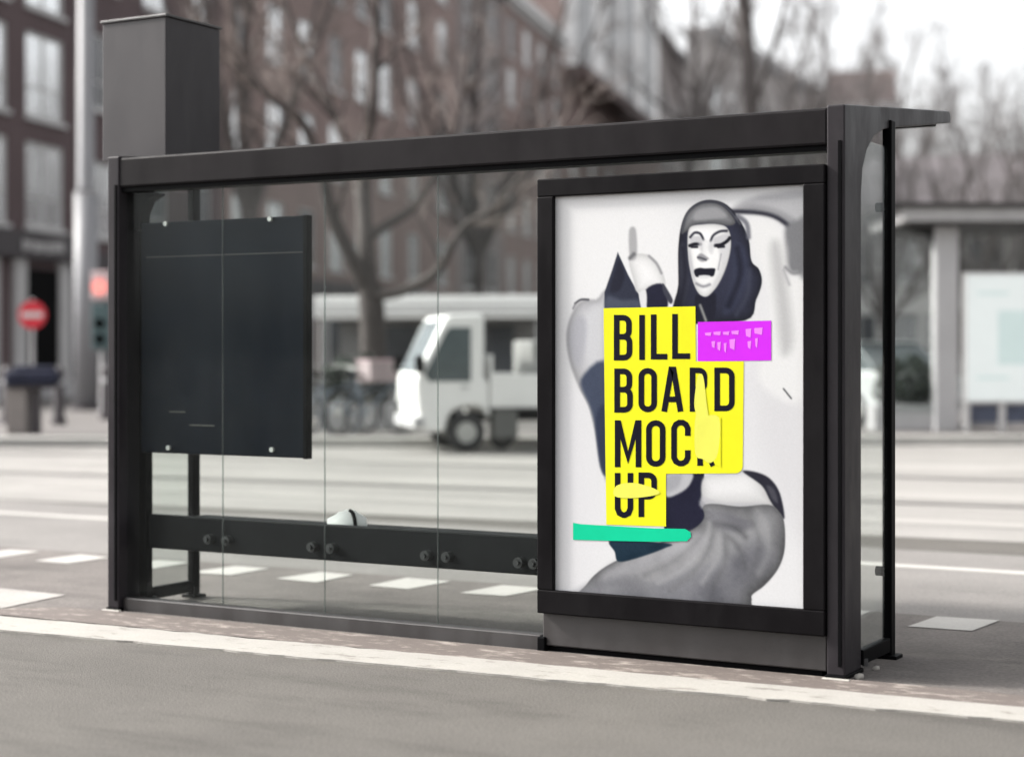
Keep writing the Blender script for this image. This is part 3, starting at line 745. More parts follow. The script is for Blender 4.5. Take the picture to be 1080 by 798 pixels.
# ------------------------------------------------------------------ buildings
def facade_grid(W, H, D, wins, rev=.18):
    """front wall with real openings; wins = list of (x0,x1,z0,z1)"""
    mb = MB()
    xs_ = sorted({0, W, *[round(w[0], 4) for w in wins], *[round(w[1], 4) for w in wins]}); zs_ = sorted({0, H, *[round(w[2], 4) for w in wins], *[round(w[3], 4) for w in wins]})
    idx = {}
    def vid(x, z):
        if (x, z) not in idx: idx[(x, z)] = len(mb.v); mb.v.append((x, 0, z))
        return idx[(x, z)]
    for i in range(len(xs_)-1):
        for j in range(len(zs_)-1):
            cx, cz = (xs_[i]+xs_[i+1])/2, (zs_[j]+zs_[j+1])/2
            if any(a < cx < b and c < cz < d for a, b, c, d in wins): continue
            mb.f.append((vid(xs_[i], zs_[j]), vid(xs_[i+1], zs_[j]), vid(xs_[i+1], zs_[j+1]), vid(xs_[i], zs_[j+1])))
    for a, b, c, d in wins:
        q = [(a, c), (b, c), (b, d), (a, d)]
        for k in range(4):
            p, r = q[k], q[(k+1) % 4]
            mb.add([(p[0], 0, p[1]), (r[0], 0, r[1]), (r[0], rev, r[1]), (p[0], rev, p[1])], [(0, 3, 2, 1)])
    mb.add([(0,0,0),(0,D,0),(0,D,H),(0,0,H),(W,0,0),(W,D,0),(W,D,H),(W,0,H)], [(0,3,2,1),(4,5,6,7),(1,2,6,5),(3,7,6,2)])
    mb.add([(0, rev+.35, 0), (W, rev+.35, 0), (W, rev+.35, H), (0, rev+.35, H)], [(0, 1, 2, 3)])
    return mb
def window_mesh(w, h, m, cols=2, rows=2, bar=.09, name='window'):
    mb = MB(); y0, y1 = .05, .13
    mb.box(-w/2, w/2, y0, y1, 0, bar); mb.box(-w/2, w/2, y0, y1, h-bar, h)
    mb.box(-w/2, -w/2+bar, y0, y1, bar, h-bar); mb.box(w/2-bar, w/2, y0, y1, bar, h-bar)
    for k in range(1, cols): x = -w/2+w*k/cols; mb.box(x-bar*.35, x+bar*.35, y0+.01, y1-.01, bar, h-bar)
    for k in range(1, rows): z = h*.36 if rows == 2 else h*k/rows; mb.box(-w/2+bar, w/2-bar, y0+.02, y1-.02, z-bar*.3, z+bar*.3)
    mb.box(-w/2-.08, w/2+.08, -.08, .04, -.12, -.001)
    return mb
def building(name, label, cat, p0, p1, H, D, zrows, wh, ncol, ww, wall, pane, frame='white', cornice='slate', z_ground=None, margin=None, group=None, rows=2, cols=2, roof=None, base=.137, pane_alt=None):
    W = math.hypot(p1[0]-p0[0], p1[1]-p0[1]); rz = math.atan2(p1[1]-p0[1], p1[0]-p0[0])
    root = thing(name, label, cat, (p0[0], p0[1], base), rz, group)
    mg = margin if margin is not None else (W/ncol-ww)/2
    pitch = (W-2*mg-ww)/max(1, ncol-1)
    cx = [mg+ww/2+i*pitch for i in range(ncol)]
    wins = [(c-ww/2, c+ww/2, z, z+wh) for c in cx for z in zrows]
    facade_grid(W, H, D, wins).build('wall', wall, root)
    w0 = window_mesh(ww, wh, M[frame], cols, rows).build('window', M[frame], root)
    p_ = MB(); p_.add([(-ww/2, .10, 0), (ww/2, .10, 0), (ww/2, .10, wh), (-ww/2, .10, wh)], [(0, 1, 2, 3)])
    pn = p_.build('pane', pane, w0)
    first = True
    for c in cx:
        for z in zrows:
            if first: w = w0; q = pn; first = False
            else:
                w = w0.copy(); COL.objects.link(w); w.parent = root
                q = pn.copy(); COL.objects.link(q); q.parent = w
            w.location = (c, 0, z)
            if pane_alt and random.random() < .4:
                q.data = pane_alt_mesh(q.data, pane_alt)
    c_ = MB(); c_.box(-.15, W+.15, -.45, .02, H-.55, H+.1); c_.box(-.1, W+.1, -.2, .01, H-.9, H-.56); c_.build('cornice', M[cornice], root)
    if roof:
        r_ = MB(); r_.prism([(-.3, H+.101), (D*.45, H+D*.30), (D+.2, H+.101)], -.05, W+.05, 'x'); r_.build('roof', M[roof], root)
    return root
_alt = {}
def pane_alt_mesh(me, m):
    if me.name not in _alt:
        c = me.copy(); c.materials.clear(); c.materials.append(m); _alt[me.name] = c; _alt[c.name] = c
    return _alt[me.name]
def FL(s): return cam(-12.8+.235*s, 48+s)
def spx(px):
    k = (px-540)/FPX; return (48*k+12.8)/(.235-k)

# A: dark corner block with a shop below
A0, A1 = FL(-7.4), FL(1.9)
bA = building('corner_building', 'dark purple brick corner building with big white windows over a shop, far left', 'building', A0, A1, 21.5, 10, [4.63, 7.59, 10.55, 13.5, 16.5], 2.3, 3, 2.15, M['brick_dark'], M['wglass'], margin=.6)
WA = math.hypot(A1[0]-A0[0], A1[1]-A0[1])
f = MB(); f.box(.0, WA, -.30, -.002, 3.75, 4.45); fa = f.build('fascia', M['shopdark'], bA)
f = MB()
for k in range(9):
    x = 6.1+k*.26+random.uniform(-.03, .03); f.box(x, x+.17, -.325, -.301, 3.95+random.uniform(-.05, .05), 4.22+random.uniform(-.06, .06))
f.build('shop_lettering', M['offwhite'], fa)
for x in (0, 2.3, 4.6, 6.05, 8.5):
    f = MB(); f.box(x, x+.62, -.12, -.003, 0, 3.74); f.build('shop_pilaster', M['offwhite'], bA)
for xa, xb in ((.621, 2.299), (2.921, 4.599), (9.121, WA-.01)):
    f = MB(); f.box(xa, xb, -.05, -.004, .5, 3.7); f.build('shop_window', M['wglass_dark'], bA)
f = MB(); f.box(6.671, 8.499, -.06, -.004, .0, 3.5); f.build('shop_door', M['black'], bA)
f = MB(); f.box(0, WA, -.14, -.0035, .001, .48); f.build('shop_plinth', M['grey'], bA)
# terrace behind the trees
terr = [(2.0, 12.3, 'tall dark brick house behind the mast and the grey roof box', 'brick_dark', 3, 'wglass'),
        (12.4, 22.3, 'brown brick terrace house behind the dark branch left of the thick tree', 'brick_mid', 3, 'wglass'),
        (22.4, 32.3, 'brown brick terrace house directly behind the thick forked tree', 'brick_mid', 3, 'wglass'),
        (32.4, 42.3, 'brown brick terrace house just right of the thick forked tree', 'brick_mid', 2, 'wglass'),
        (42.4, 52.3, 'brown brick terrace house behind the white truck', 'brick_grey', 2, 'wglass'),
        (52.4, 68.5, 'brown brick terrace house with white cornice left of the white striped block', 'brick_mid', 4, 'wglass')]
for s0, s1, lab, bk, nc, gl in terr:
    last = s0 > 50
    bd = building('terrace_house', lab, 'house', FL(s0), FL(s1), 22 if s0 > 40 else 23.5, 9, [4.6, 8.3, 11.9, 15.5] + ([18.6] if s0 < 40 else [18.4]), 2.2, nc, 1.7, M[bk], M[gl], cornice='white' if last else 'slate', group='brick terrace houses', pane_alt=M['wglass_dark'])
    W = math.hypot(FL(s1)[0]-FL(s0)[0], FL(s1)[1]-FL(s0)[1])
    x = .5
    while x < W-1.5:
        f = MB(); f.box(x, x+1.5, -.05, -.004, .4, 3.4); f.build('shop_window', M['wglass_dark'], bd); x += 2.1
    x = .05
    while x < W-.4:
        f = MB(); f.box(x, x+.4, -.13, -.003, 0, 3.5); f.build('pilaster', M['offwhite'] if s0 > 20 else M['grey'], bd); x += 2.1
    f = MB(); f.box(0, W, -.2, -.002, 3.51, 4.1); f.build('fascia', M['shopdark'] if s0 < 30 else M['grey'], bd)
# block with white upper storeys and dark strips over a brick base, then a grey row
p0, p1 = FL(69), FL(110)
W = math.hypot(p1[0]-p0[0], p1[1]-p0[1])
bd = building('apartment_block', 'brick block with tall white upper storeys split by dark window strips', 'building', p0, p1, 38, 12, [4.6, 9, 13.2], 2.0, 6, 1.8, M['brick_mid'], M['wglass'])
f = MB(); f.box(0, W, -.06, -.003, 20.2, 36.9); f.build('white_cladding', M['clad'], bd)
f = MB(); f.box(-.1, W+.1, -1.6, -.062, 19.4, 20.19); f.build('canopy_roof', M['rooftile'], bd)
sg_m = mat('strip_glass', (.11, .11, .12), .3, .4, .4)
s0_ = None
for k, xx in enumerate((7, 18.5, 26, 36)):
    f0 = MB(); f0.box(-2.7, 2.7, -.12, -.061, 20.6, 36.5); o = f0.build('window_strip', sg_m, bd); o.location = (xx, 0, 0)
building('terrace_house', 'pale grey house row with dark cornice behind the slim tree trunk', 'house', FL(111), FL(168), 30, 10, [5, 9.5, 14, 18.5, 22.5], 2.4, 8, 2.2, M['brick_grey'], M['wglass'], group='brick terrace houses')
# far right houses
building('terrace_house', 'hazy pale house row farthest along the street, above the right half of the poster', 'house', at(748, 118), at(872, 150), 23.0, 1.6, [4, 8.5, 13, 17], 2.3, 9, 2.0, M['stone_pale'], M['wglass'], group='brick terrace houses', cornice='grey')
building('corner_house', 'distant pale house with a brown tiled roof at the end of the street', 'house', at(872, 142), at(946, 141), 21.0, 12, [5, 10, 14.5, 18], 2.2, 5, 1.5, M['brick_grey'], M['wglass_dark'], cornice='offwhite', roof='rooftile')
building('low_building', 'low pale building behind the far tram shelter', 'building', at(885, 72), at(1210, 66), 6.8, 9, [.9, 3.9], 1.9, 7, 1.5, M['stucco'], M['wglass_dark'], cornice='grey', roof='slate', pane_alt=M['wglass'])
building('far_house', 'distant grey house beyond the bare trees at far right', 'house', at(1010, 110), at(1260, 104), 9.5, 9, [1.5, 5.5], 2, 6, 1.5, M['brick_grey'], M['wglass'], roof='slate', cornice='grey')

# white-fronted kiosk behind the truck
kd = 36.0
k0, k1 = at(336, kd+.6), at(700, kd-.6)
KW = math.hypot(k1[0]-k0[0], k1[1]-k0[1])
kk = thing('kiosk', 'long low kiosk with a white flat canopy behind the truck and the parked bicycles', 'kiosk', (*k0, .137), math.atan2(k1[1]-k0[1], k1[0]-k0[0]))
f = MB(); f.bevbox(0, KW, -.3, 3.0, 1.95, 2.40, .02); f.build('canopy', M['clad'], kk)
f = MB(); f.box(-.02, KW+.02, -.33, -.301, 2.05, 2.09); f.box(-.02, KW+.02, -.33, -.301, 2.20, 2.235); f.build('trim', M['grey'], kk)
f = MB(); f.box(.2, KW-.2, .9, 2.8, 0, 1.94); f.build('wall', mat('kiosk_wall', (.15, .145, .145), .7, .4, .8), kk)
for x in (1.6, 3.4, 5.0):
    f = MB(); f.box(x-.55, x+.55, .86, .897, .5, 1.8); f.build('window', M['wglass_dark'], kk)
for x in (.1, 2.5, 4.6, 6.6):
    f = MB(); f.tube([(x, -.1, 0), (x, -.1, 1.95)], .04, 8); f.build('post', M['grey'], kk)

# ------------------------------------------------------------------ trees
def tree_mesh(seed, limbs, H, spread, twig_r=.007, n_side=7, bend=.25, lev=3):
    """limbs: list of (polyline, r0, r1); returns bark MB and twig MB"""
    rr = random.Random(seed); bark = MB(); tw = MB()
    def rvec(): return Vector((rr.gauss(0, 1), rr.gauss(0, 1), rr.gauss(0, 1))).normalized()
    def branch(p, d, L, r, level):
        n_ = 5 if level < 2 else 4
        pts = [p.copy()]; q = p.copy(); dd = d.normalized()
        for i in range(n_):
            dd = (dd + rvec()*bend*(.6 if level < 2 else 1) + Vector((0, 0, .10))).normalized()
            q = q+dd*(L/n_); pts.append(q.copy())
        rad = [max(twig_r*.6, r*(1-.72*i/n_)) for i in range(n_+1)]
        (bark if r > .03 else tw).tube(pts, rad, 6 if r > .05 else (4 if r > .015 else 3), cap=False)
        if level >= lev+1 or L < .35: return
        nc = n_side if level < lev else n_side-1
        for c in range(nc):
            t = rr.uniform(.25, 1.0); k = min(n_-1, int(t*n_)); f_ = t*n_-k
            o_ = pts[k].lerp(pts[k+1], f_); ax = (pts[k+1]-pts[k]).normalized()
            side = rvec(); side = (side-ax*side.dot(ax)).normalized()
            nd = (ax*.75+side*.8+Vector((0, 0, .12))).normalized()
            branch(o_, nd, L*rr.uniform(.38, .66)*(1.05-.35*t), max(twig_r, rad[k]*.55), level+1)
    for pl, r0, r1 in limbs:
        pl = [Vector(p) for p in pl]
        sp = catmull([tuple(p) for p in pl], 4, False)
        bark.tube(sp, [r0+(r1-r0)*i/(len(sp)-1) for i in range(len(sp))], 10, cap=False)
        n_ = len(sp)
        tot = sum((Vector(sp[i+1])-Vector(sp[i])).length for i in range(n_-1))
        if r1 < .12:
            for c in range(max(4, int(tot*1.5))):
                k = rr.randrange(int(n_*.3), n_-1)
                ax = (Vector(sp[k+1])-Vector(sp[k])).normalized(); side = rvec(); side = (side-ax*side.dot(ax)).normalized()
                branch(Vector(sp[k]), ax*.6+side*.8+Vector((0, 0, .2)), spread*rr.uniform(.5, 1.0), max(.02, (r0+(r1-r0)*k/n_)*.42), 1)
            ax = (Vector(sp[-1])-Vector(sp[-2])).normalized()
            for c in range(2): branch(Vector(sp[-1]), ax+rvec()*.35, spread*rr.uniform(.8, 1.2), r1*.9, 1)
    return bark, tw
def plant_tree(name, label, loc, bark, tw, rz=0, sc=1, twm='twig', group='bare street trees', barkm='bark'):
    root = thing(name, label, 'tree', loc, rz, group)
    bark.build('trunk', M[barkm], root, True)
    tw.build('crown', M[twm], root, False)
    root.scale = (sc, sc, sc)
    return root
# main forked tree, limbs follow its photographed fork
td = 31.0
bx, by = at(394, td)
def tl(px, y, dd=0):
    x, yy = at(px, td+dd); return (x-bx, yy-by, zat(y, td+dd)-.137)
limbs = [([(0, 0, 0), tl(394, 400), tl(393, 340), tl(390, 300)], .26, .22),
         ([tl(390, 305), tl(386, 262), tl(383, 215, .4), tl(384, 170, .6), tl(392, 120, .5), tl(396, 60, .6), tl(398, 0, .6), tl(404, -70, .5)], .17, .06),
         ([tl(388, 310), tl(370, 270, -.3), tl(352, 232, -.7), tl(342, 195, -1), tl(333, 160, -1.2), tl(318, 128, -1.4), tl(300, 114, -1.6), tl(276, 96, -1.8)], .15, .05),
         ([tl(388, 250), tl(410, 236, .4), tl(432, 222, .7), tl(452, 196, 1), tl(470, 160, 1.2), tl(486, 110, 1.5), tl(494, 50, 1.7)], .10, .035),
         ([tl(392, 312), tl(420, 308, -.4), tl(448, 296, -.8), tl(466, 280, -1), tl(478, 256, -1.2), tl(492, 236, -1.2), tl(516, 222, -1.4), tl(545, 190, -1.6)], .11, .035),
         ([tl(384, 230, .3), tl(372, 175, .9), tl(356, 130, 1.3), tl(338, 92, 1.7), tl(318, 50, 2), tl(300, 0, 2.2), tl(285, -60, 2.4)], .10, .04)]
bk, tw = tree_mesh(11, limbs, 14, 1.9, .006, 6, .22, 2)
plant_tree('bare_tree', 'thick dark forked bare tree behind the notice board and beside the truck', (bx, by, .137), bk, tw)
def simple_limbs(H, r, fork, n, seed, spread):
    q = random.Random(seed); out = []
    w = lambda s: q.uniform(-s, s)
    out.append(([(0, 0, 0), (w(.1), w(.1), fork*.5), (w(.2), w(.2), fork)], r, r*.8 if r*.8 > .12 else .121))
    out.append(([(0, 0, fork*.98), (w(.3), w(.3), fork+(H-fork)*.35), (w(.5), w(.5), fork+(H-fork)*.7), (w(.7), w(.7), H*.92)], r*.75, r*.2))
    for k in range(n):
        a = 2*math.pi*k/n+w(.4); s = spread*q.uniform(.75, 1.1); z = fork*q.uniform(.9, 1.1); h = H*q.uniform(.68, .9)
        out.append(([(0, 0, z), (math.cos(a)*s*.3, math.sin(a)*s*.3, z+(h-z)*.25), (math.cos(a)*s*.65, math.sin(a)*s*.65, z+(h-z)*.6), (math.cos(a)*s, math.sin(a)*s, h)], r*.5, r*.16))
    if fork > 9:
        for k in range(5):
            a = 2.5*k+w(.4); z = 5.5+k*1.2
            out.append(([(0, 0, z), (math.cos(a)*1.0, math.sin(a)*1.0, z+1.0), (math.cos(a)*2.2, math.sin(a)*2.2, z+2.6), (math.cos(a)*3.0, math.sin(a)*3.0, z+4.4)], .085, .03))
    return out
protos = []
for sd, H, r, fork, n_, spd in ((21, 15, .26, 4.5, 6, 3.6), (22, 22, .24, 11.8, 6, 3.2), (23, 11, .18, 2.6, 6, 3.4)):
    bk, tw = tree_mesh(sd, simple_limbs(H, r, fork, n_, sd, spd), H, spd*.55, .010, 5, .25, 2)
    protos.append((bk, tw))
made = {}
def tree_copy(k, label, px, d, rz, sc, twm='twig2', lat=None):
    x, y = at(px, d)
    if (k, twm) not in made:
        bk, tw = protos[k]
        b2, t2 = MB(), MB(); b2.v, b2.f = list(bk.v), list(bk.f); t2.v, t2.f = list(tw.v), list(tw.f)
        made[(k, twm)] = plant_tree('bare_tree', label, (x, y, .137), b2, t2, rz, sc, twm, barkm='bark2'); return made[(k, twm)]
    o = copy_tree(made[(k, twm)]); o.location = (x, y, .137); o.rotation_euler = (0, 0, rz); o.scale = (sc,)*3; o['label'] = label
    return o
tree_copy(0, 'brownish bare tree just right of the grey roof box', 262, 44, .3, 1.05, 'twig')
tree_copy(0, 'smaller bare tree behind the right limb of the thick forked tree', 505, 58, 1.9, 1.0, 'twig')
tree_copy(1, 'tall bare tree with a straight trunk above the right part of the poster', 792, 52, .8, 1.05)
tree_copy(1, 'bare tree in front of the pale grey house row', 728, 82, 2.4, .95)
tree_copy(1, 'faint bare tree left of the brown roofed far house', 872, 96, 4.0, .95)
tree_copy(0, 'bare tree in front of the brown roofed far house', 912, 88, 1.1, 1.15)
tree_copy(0, 'bare tree in front of the hazy far house row', 838, 78, 2.2, 1.05)
tree_copy(2, 'low spreading bare tree directly behind the right post', 930, 46, .2, .74)
tree_copy(2, 'low bare tree above the middle of the far tram shelter roof', 1010, 50, 1.4, .76)
tree_copy(2, 'low bare tree at the right edge above the bright light box', 1082, 46, 2.9, .72)
tree_copy(0, 'slender bare tree rising against the white sky beside the roof tip', 985, 84, 3.3, .92)
tree_copy(2, 'farther low bare tree behind the far tram shelter, between its taller neighbours', 1046, 66, 4.4, .95)
tree_copy(0, 'bare tree far right with thin branches against the sky', 1120, 70, 5.3, .85)

# ------------------------------------------------------------------ street furniture at left
x, y = at(90.5, 38.5)
ms = thing('lamp_mast', 'thick pale grey mast with a wider lower sleeve in front of the dark brick building', 'mast', (x, y, .137))
zs = zat(205, 38.5)-.137
f = MB(); f.tube([(0, 0, .12), (0, 0, zs)], .255, 20); f.build('sleeve', M['mast'], ms, True)
f = MB(); f.tube([(0, 0, zs+.001), (0, 0, zs+.15), (0, 0, 13)], [.25, .19, .165], 20); f.build('shaft', M['mast'], ms, True)
f = MB(); f.tube([(0, 0, 0), (0, 0, .119)], .34, 20); f.build('base', M['shopdark'], ms)
f = MB(); f.tube([(0, 0, zs-.02), (0, 0, zs+.03)], .262, 20); f.build('collar', M['grey'], ms)
# no-entry sign
sd = 36.0
x, y = at(34, sd)
sg = thing('no_entry_sign', 'round red no entry sign with a white bar in front of the shop door', 'road sign', (x, y, .137), TH)
f = MB(); f.tube([(0, .04, 0), (0, .04, zat(332, sd)+.2)], .035, 10); f.build('pole', M['grey'], sg)
zc = zat(332, sd)-.137
f = MB(); f.disc((0, 0, zc), .285, (0, 1, 0), .025, 32); pl = f.build('sign_plate', M['red'], sg)
f = MB(); f.bevbox(-.215, .215, -.02, -.0135, zc-.055, zc+.055, .003); f.build('white_bar', M['white'], pl)
# traffic light
x, y = at(104, 34)
tlg = thing('traffic_light', 'traffic light glowing red between the mast and the left shelter post', 'traffic light', (x, y, .137), TH)
z1_ = zat(286, 34)-.137
f = MB(); f.tube([(.03, .16, 0), (.03, .16, z1_)], .05, 10); f.build('pole', M['grey'], tlg)
f = MB(); f.bevbox(-.14, .2, .0, .18, z1_-1.5, z1_-.62, .02); f.build('housing', M['teal'], tlg)
f = MB(); f.bevbox(-.14, .20, -.01, .18, z1_-.55, z1_, .03); f.build('red_housing', mat('signal_pale', (.55, .42, .42), .6, .1), tlg)
f = MB(); f.disc((0.02, -.02, z1_-.3), .15, (0, 1, 0), .03, 20); f.build('red_lamp', M['lit_red'], tlg)
f = MB(); f.disc((.02, -.015, z1_-1.0), .1, (0, 1, 0), .03, 20); f.disc((.02, -.015, z1_-1.3), .1, (0, 1, 0), .03, 20); f.build('dark_lamps', M['black'], tlg)

def wheel(parent, x, z, y0, r, w, rimr):
    f = MB(); f.torus((x, y0, z), r-w*.5, w*.5, 'y', 28, 10); t = f.build('wheel', M['tyre'], parent, True)
    f = MB(); f.disc((x, y0, z), rimr, (0, 1, 0), w*.7, 24); f.disc((x, y0, z), rimr*.35, (0, 1, 0), w*.9, 12); f.build('rim', M['rim'], t)
    return t
# small canvas covered stand below the sign
x, y = at(37, 27.4)
st = thing('street_stand', 'small stand with dark blue canvas cover and pale panel below the no entry sign', 'stand', (x, y, .137), TH+R(8))
f = MB(); f.bevbox(-.40, -.11, -.22, .22, 0, .70, .015); f.build('side_panel', M['beige'], st)
f = MB(); f.bevbox(-.07, .09, -.10, .10, 0, .70, .012); f.build('leg', M['shopdark'], st)
f = MB(); f.bevbox(-.40, .34, -.30, .30, .701, .74, .01); f.build('tabletop', M['shopdark'], st)
f = MB(); f.bevbox(-.43, .37, -.33, .33, .741, .98, .09, 4); f.bevbox(-.30, .30, -.25, .25, .96, 1.05, .04, 3); f.build('canvas_cover', M['blue'], st, True)
# bollards
bo = None
for px, d, lab in ((62, 30.5, 'dark bollard just left of the pale mast'), (112, 33, 'dark bollard half hidden by the left shelter post'), (8, 31, 'dark bollard at the far left edge beside the canvas covered stand')):
    x, y = at(px, d)
    if bo is None:
        bo = thing('bollard', lab, 'bollard', (x, y, .137), 0, 'dark bollards along the far kerb')
        f = MB(); f.tube([(0, 0, 0), (0, 0, .12), (0, 0, .13), (0, 0, .85), (0, 0, .86), (0, 0, .95), (0, 0, 1.02)], [.13, .13, .10, .085, .10, .10, .03], 14); f.build('shaft', M['shopdark'], bo, False)
        f = MB(); f.tube([(0, 0, .70), (0, 0, .78)], .094, 14); f.build('ring', M['grey'], bo)
    else:
        c = copy_tree(bo); c.location = (x, y, .137); c['label'] = lab

# ------------------------------------------------------------------ bicycles
def bike(label, frame_m, loc, rz):
    b0 = thing('bicycle', label, 'bicycle', loc, rz, 'bicycles parked on the far pavement')
    for xx in (-.53, .53):
        f = MB(); f.torus((xx, 0, .34), .325, .018, 'y', 32, 6); w_ = f.build('wheel', M['tyre'], b0, True)
        f = MB()
        for k in range(12):
            a = 2*math.pi*k/12; f.tube([(xx, 0, .34), (xx+.31*math.cos(a), 0, .34+.31*math.sin(a))], .0025, 3, False)
        f.tube([(xx, -.04, .34), (xx, .04, .34)], .025, 8); f.build('spokes', M['rim'], w_)
    f = MB()
    for p, q in (((-.53, 0, .34), (-.12, 0, .3)), ((-.12, 0, .3), (-.25, 0, .8)), ((-.53, 0, .34), (-.22, 0, .72)), ((-.12, 0, .3), (.38, 0, .78)), ((-.2, 0, .62), (.38, 0, .82)), ((.38, 0, .72), (.36, 0, .98)), ((.39, 0, .74), (.53, 0, .34))):
        f.tube([p, q], .018, 8)
    f.build('frame', frame_m, b0)
    f = MB(); f.prism([(-.42, .88), (-.40, .94), (-.25, .93), (-.12, .90), (-.14, .87)], -.07, .07, 'y', .012); f.build('saddle', M['black'], b0)
    f = MB(); f.tube([(-.25, 0, .8), (-.27, 0, .9)], .014, 8); f.build('seat_post', M['rim'], b0)
    f = MB(); f.tube(catmull([(.18, -.27, 1.02), (.30, -.22, 1.05), (.37, 0, 1.0), (.30, .22, 1.05), (.18, .27, 1.02)], 4, False), .014, 6); f.build('handlebar', M['rim'], b0)
    f = MB(); f.torus((-.53, 0, .34), .37, .012, 'y', 28, 4); f.v = [p for p in f.v]; f.build('mudguard', frame_m, b0)
    f = MB(); f.disc((.56, 0, .85), .05, (1, 0, 0), .06, 12); f.build('headlight', M['lens'], b0)
    f = MB(); f.bevbox(-.75, -.35, -.08, .08, .73, .75, .005); f.build('rack', M['black'], b0)
    return b0
for px, d, a, mm, lab in ((352, 27.2, 40, 'bikegrey', 'blue grey bicycle nearest the right edge of the notice board'), (373, 27.6, 66, 'bikeblack', 'black bicycle between two blue grey bicycles beside the truck'), (392, 27.3, 34, 'bikegrey', 'blue grey bicycle carrying the pink crate by the truck cab'),
                       (412, 29.5, 80, 'bikeblack', 'black bicycle just behind the truck front'), (338, 29.2, 75, 'bikeblack', 'black bicycle partly hidden by the notice board')):
    x, y = at(px, d); bike(lab, M[mm], (x, y, .137), TH+R(a))
x, y = at(399, 27.3)
cr = thing('crate', 'pale pink crate resting on a bicycle rack in front of the truck', 'crate', (x, y, .137+.80), TH+R(34))
f = MB(); f.box(-.26, .26, -.2, .2, 0, .02); f.box(-.26, .26, -.2, -.185, .021, .32); f.box(-.26, .26, .185, .2, .021, .32); f.box(-.26, -.245, -.184, .184, .021, .32); f.box(.245, .26, -.184, .184, .021, .32); f.build('crate_box', M['pink'], cr)
f = MB(); f.bevbox(-.275, .275, -.215, .215, .321, .345, .006); f.build('rim', mat('crate_rim', (.42, .30, .32), .6), cr)
# planter with clipped shrub behind the bicycles
def leafy(name, m, parent, rx, ry, rz_, c, n, seed, leaf=.05):
    q = random.Random(seed); mb = MB()
    for _ in range(n):
        while True:
            p = Vector((q.uniform(-1, 1), q.uniform(-1, 1), q.uniform(-1, 1)))
            if .45 < p.length < 1.0+.12*math.sin(p.x*9+p.z*7): break
        p = Vector((c[0]+p.x*rx, c[1]+p.y*ry, c[2]+p.z*rz_)); a = Vector((q.gauss(0, 1), q.gauss(0, 1), q.gauss(0, 1))).normalized(); b = a.orthogonal().normalized(); l = leaf*q.uniform(.6, 1.4)
        mb.add([p-a*l, p+b*l*.5, p+a*l, p-b*l*.5], [(0, 1, 2, 3)])
    return mb.build(name, m, parent)
for px, d, lab, w in ((378, 29.0, 'dark clipped shrub in a grey planter behind the parked bicycles', .62), (957, 28.6, 'dark shrub in a grey planter left of the far tram shelter', .6)):
    x, y = at(px, d)
    pl = thing('planter', lab, 'planter', (x, y, .137), TH, None)
    f = MB(); f.bevbox(-w, w, -.35, .35, 0, .42, .02); f.build('planter_box', M['grey'], pl)
    leafy('shrub', M['hedge'], pl, w*.95, .4, .45, (0, 0, .78), 1800, int(px))

# ------------------------------------------------------------------ truck
fx, fy = at(428, 25.0)
fd = Vector((*cam(-math.cos(R(14)), -math.sin(R(14))), 0)); ang = math.atan2(fd.y, fd.x)
tr = thing('utility_truck', 'small white flatbed truck with slanted windscreen standing behind the shelter glass', 'truck', (fx, fy, .012), ang)
# local: x forward, front at x=0; the side facing us is local +y
W2 = .72
cabp = [(-.13, .28), (-.03, .60), (.0, .97), (-.03, 1.08), (-.40, 1.84), (-.47, 1.90), (-.93, 1.92), (-.98, 1.87), (-.98, 1.0), (-1.05, .98), (-1.05, .50), (-1.02, .50), (-.97, .58), (-.86, .63), (-.66, .63), (-.52, .57), (-.44, .44), (-.42, .28)]
f = MB(); f.prism(cabp, -W2, W2, 'y', .05); cab = f.build('cab', M['truckwhite'], tr)
for s in (-1, 1):
    yy = s*(W2+.004)
    f = MB(); q = [(-.13, 1.08), (-.42, 1.66), (-.49, 1.73), (-.78, 1.73), (-.78, .98), (-.19, .98)]
    f.prism(q, yy-.004, yy+.004, 'y'); f.build('side_window', M['carglass'], tr)
    f = MB(); f.tube([(-.74, yy, .90), (-.64, yy, .90)], .018, 6); f.build('door_handle', M['grey'], tr)
    f = MB(); f.bevbox(-.10, .02, s*(W2+.1)-.06, s*(W2+.1)+.06, 1.10, 1.34, .02); f.tube([(-.1, s*W2, 1.22), (-.05, s*(W2+.08), 1.22)], .012, 6); f.build('mirror', M['black'], tr)
f = MB(); n_ = Vector((.86, 0, .5))
f.add([(-.045+.012, -.62, 1.11), (-.045+.012, .62, 1.11), (-.392+.012, .57, 1.82), (-.392+.012, -.57, 1.82)], [(0, 1, 2, 3)]); f.build('windscreen', mat('screen_glass', (.20, .22, .235), .1, .3, 2, spec=.8), tr)
for yy in (-.52, .52):
    f = MB(); f.bevbox(-.03, .015, yy-.09, yy+.09, .68, .84, .015); f.build('headlight', M['lens'], tr)
f = MB(); f.bevbox(-.12, .03, -.74, .74, .34, .50, .02); f.build('bumper', M['grey'], tr)
f = MB(); f.bevbox(-3.75, -1.0, -.5, .5, .42, .56, .01); f.build('chassis', M['black'], tr)
bed = MB()
bed.box(-3.8, -1.06, -.74, .74, .62, .68)
bed.bevbox(-3.8, -1.06, .70, .745, .681, 1.08, .008); bed.bevbox(-3.8, -1.06, -.745, -.70, .681, 1.08, .008); bed.bevbox(-3.84, -3.801, -.745, .745, .64, 1.08, .008); bed.bevbox(-1.095, -1.06, -.72, .72, .69, 1.35, .008)
bed.build('flatbed', M['truckwhite'], tr)
f = MB(); f.bevbox(-1.46, -1.12, .35, .70, .18, .58, .02); f.build('toolbox', mat('toolbox', (.10, .10, .095), .6), tr)
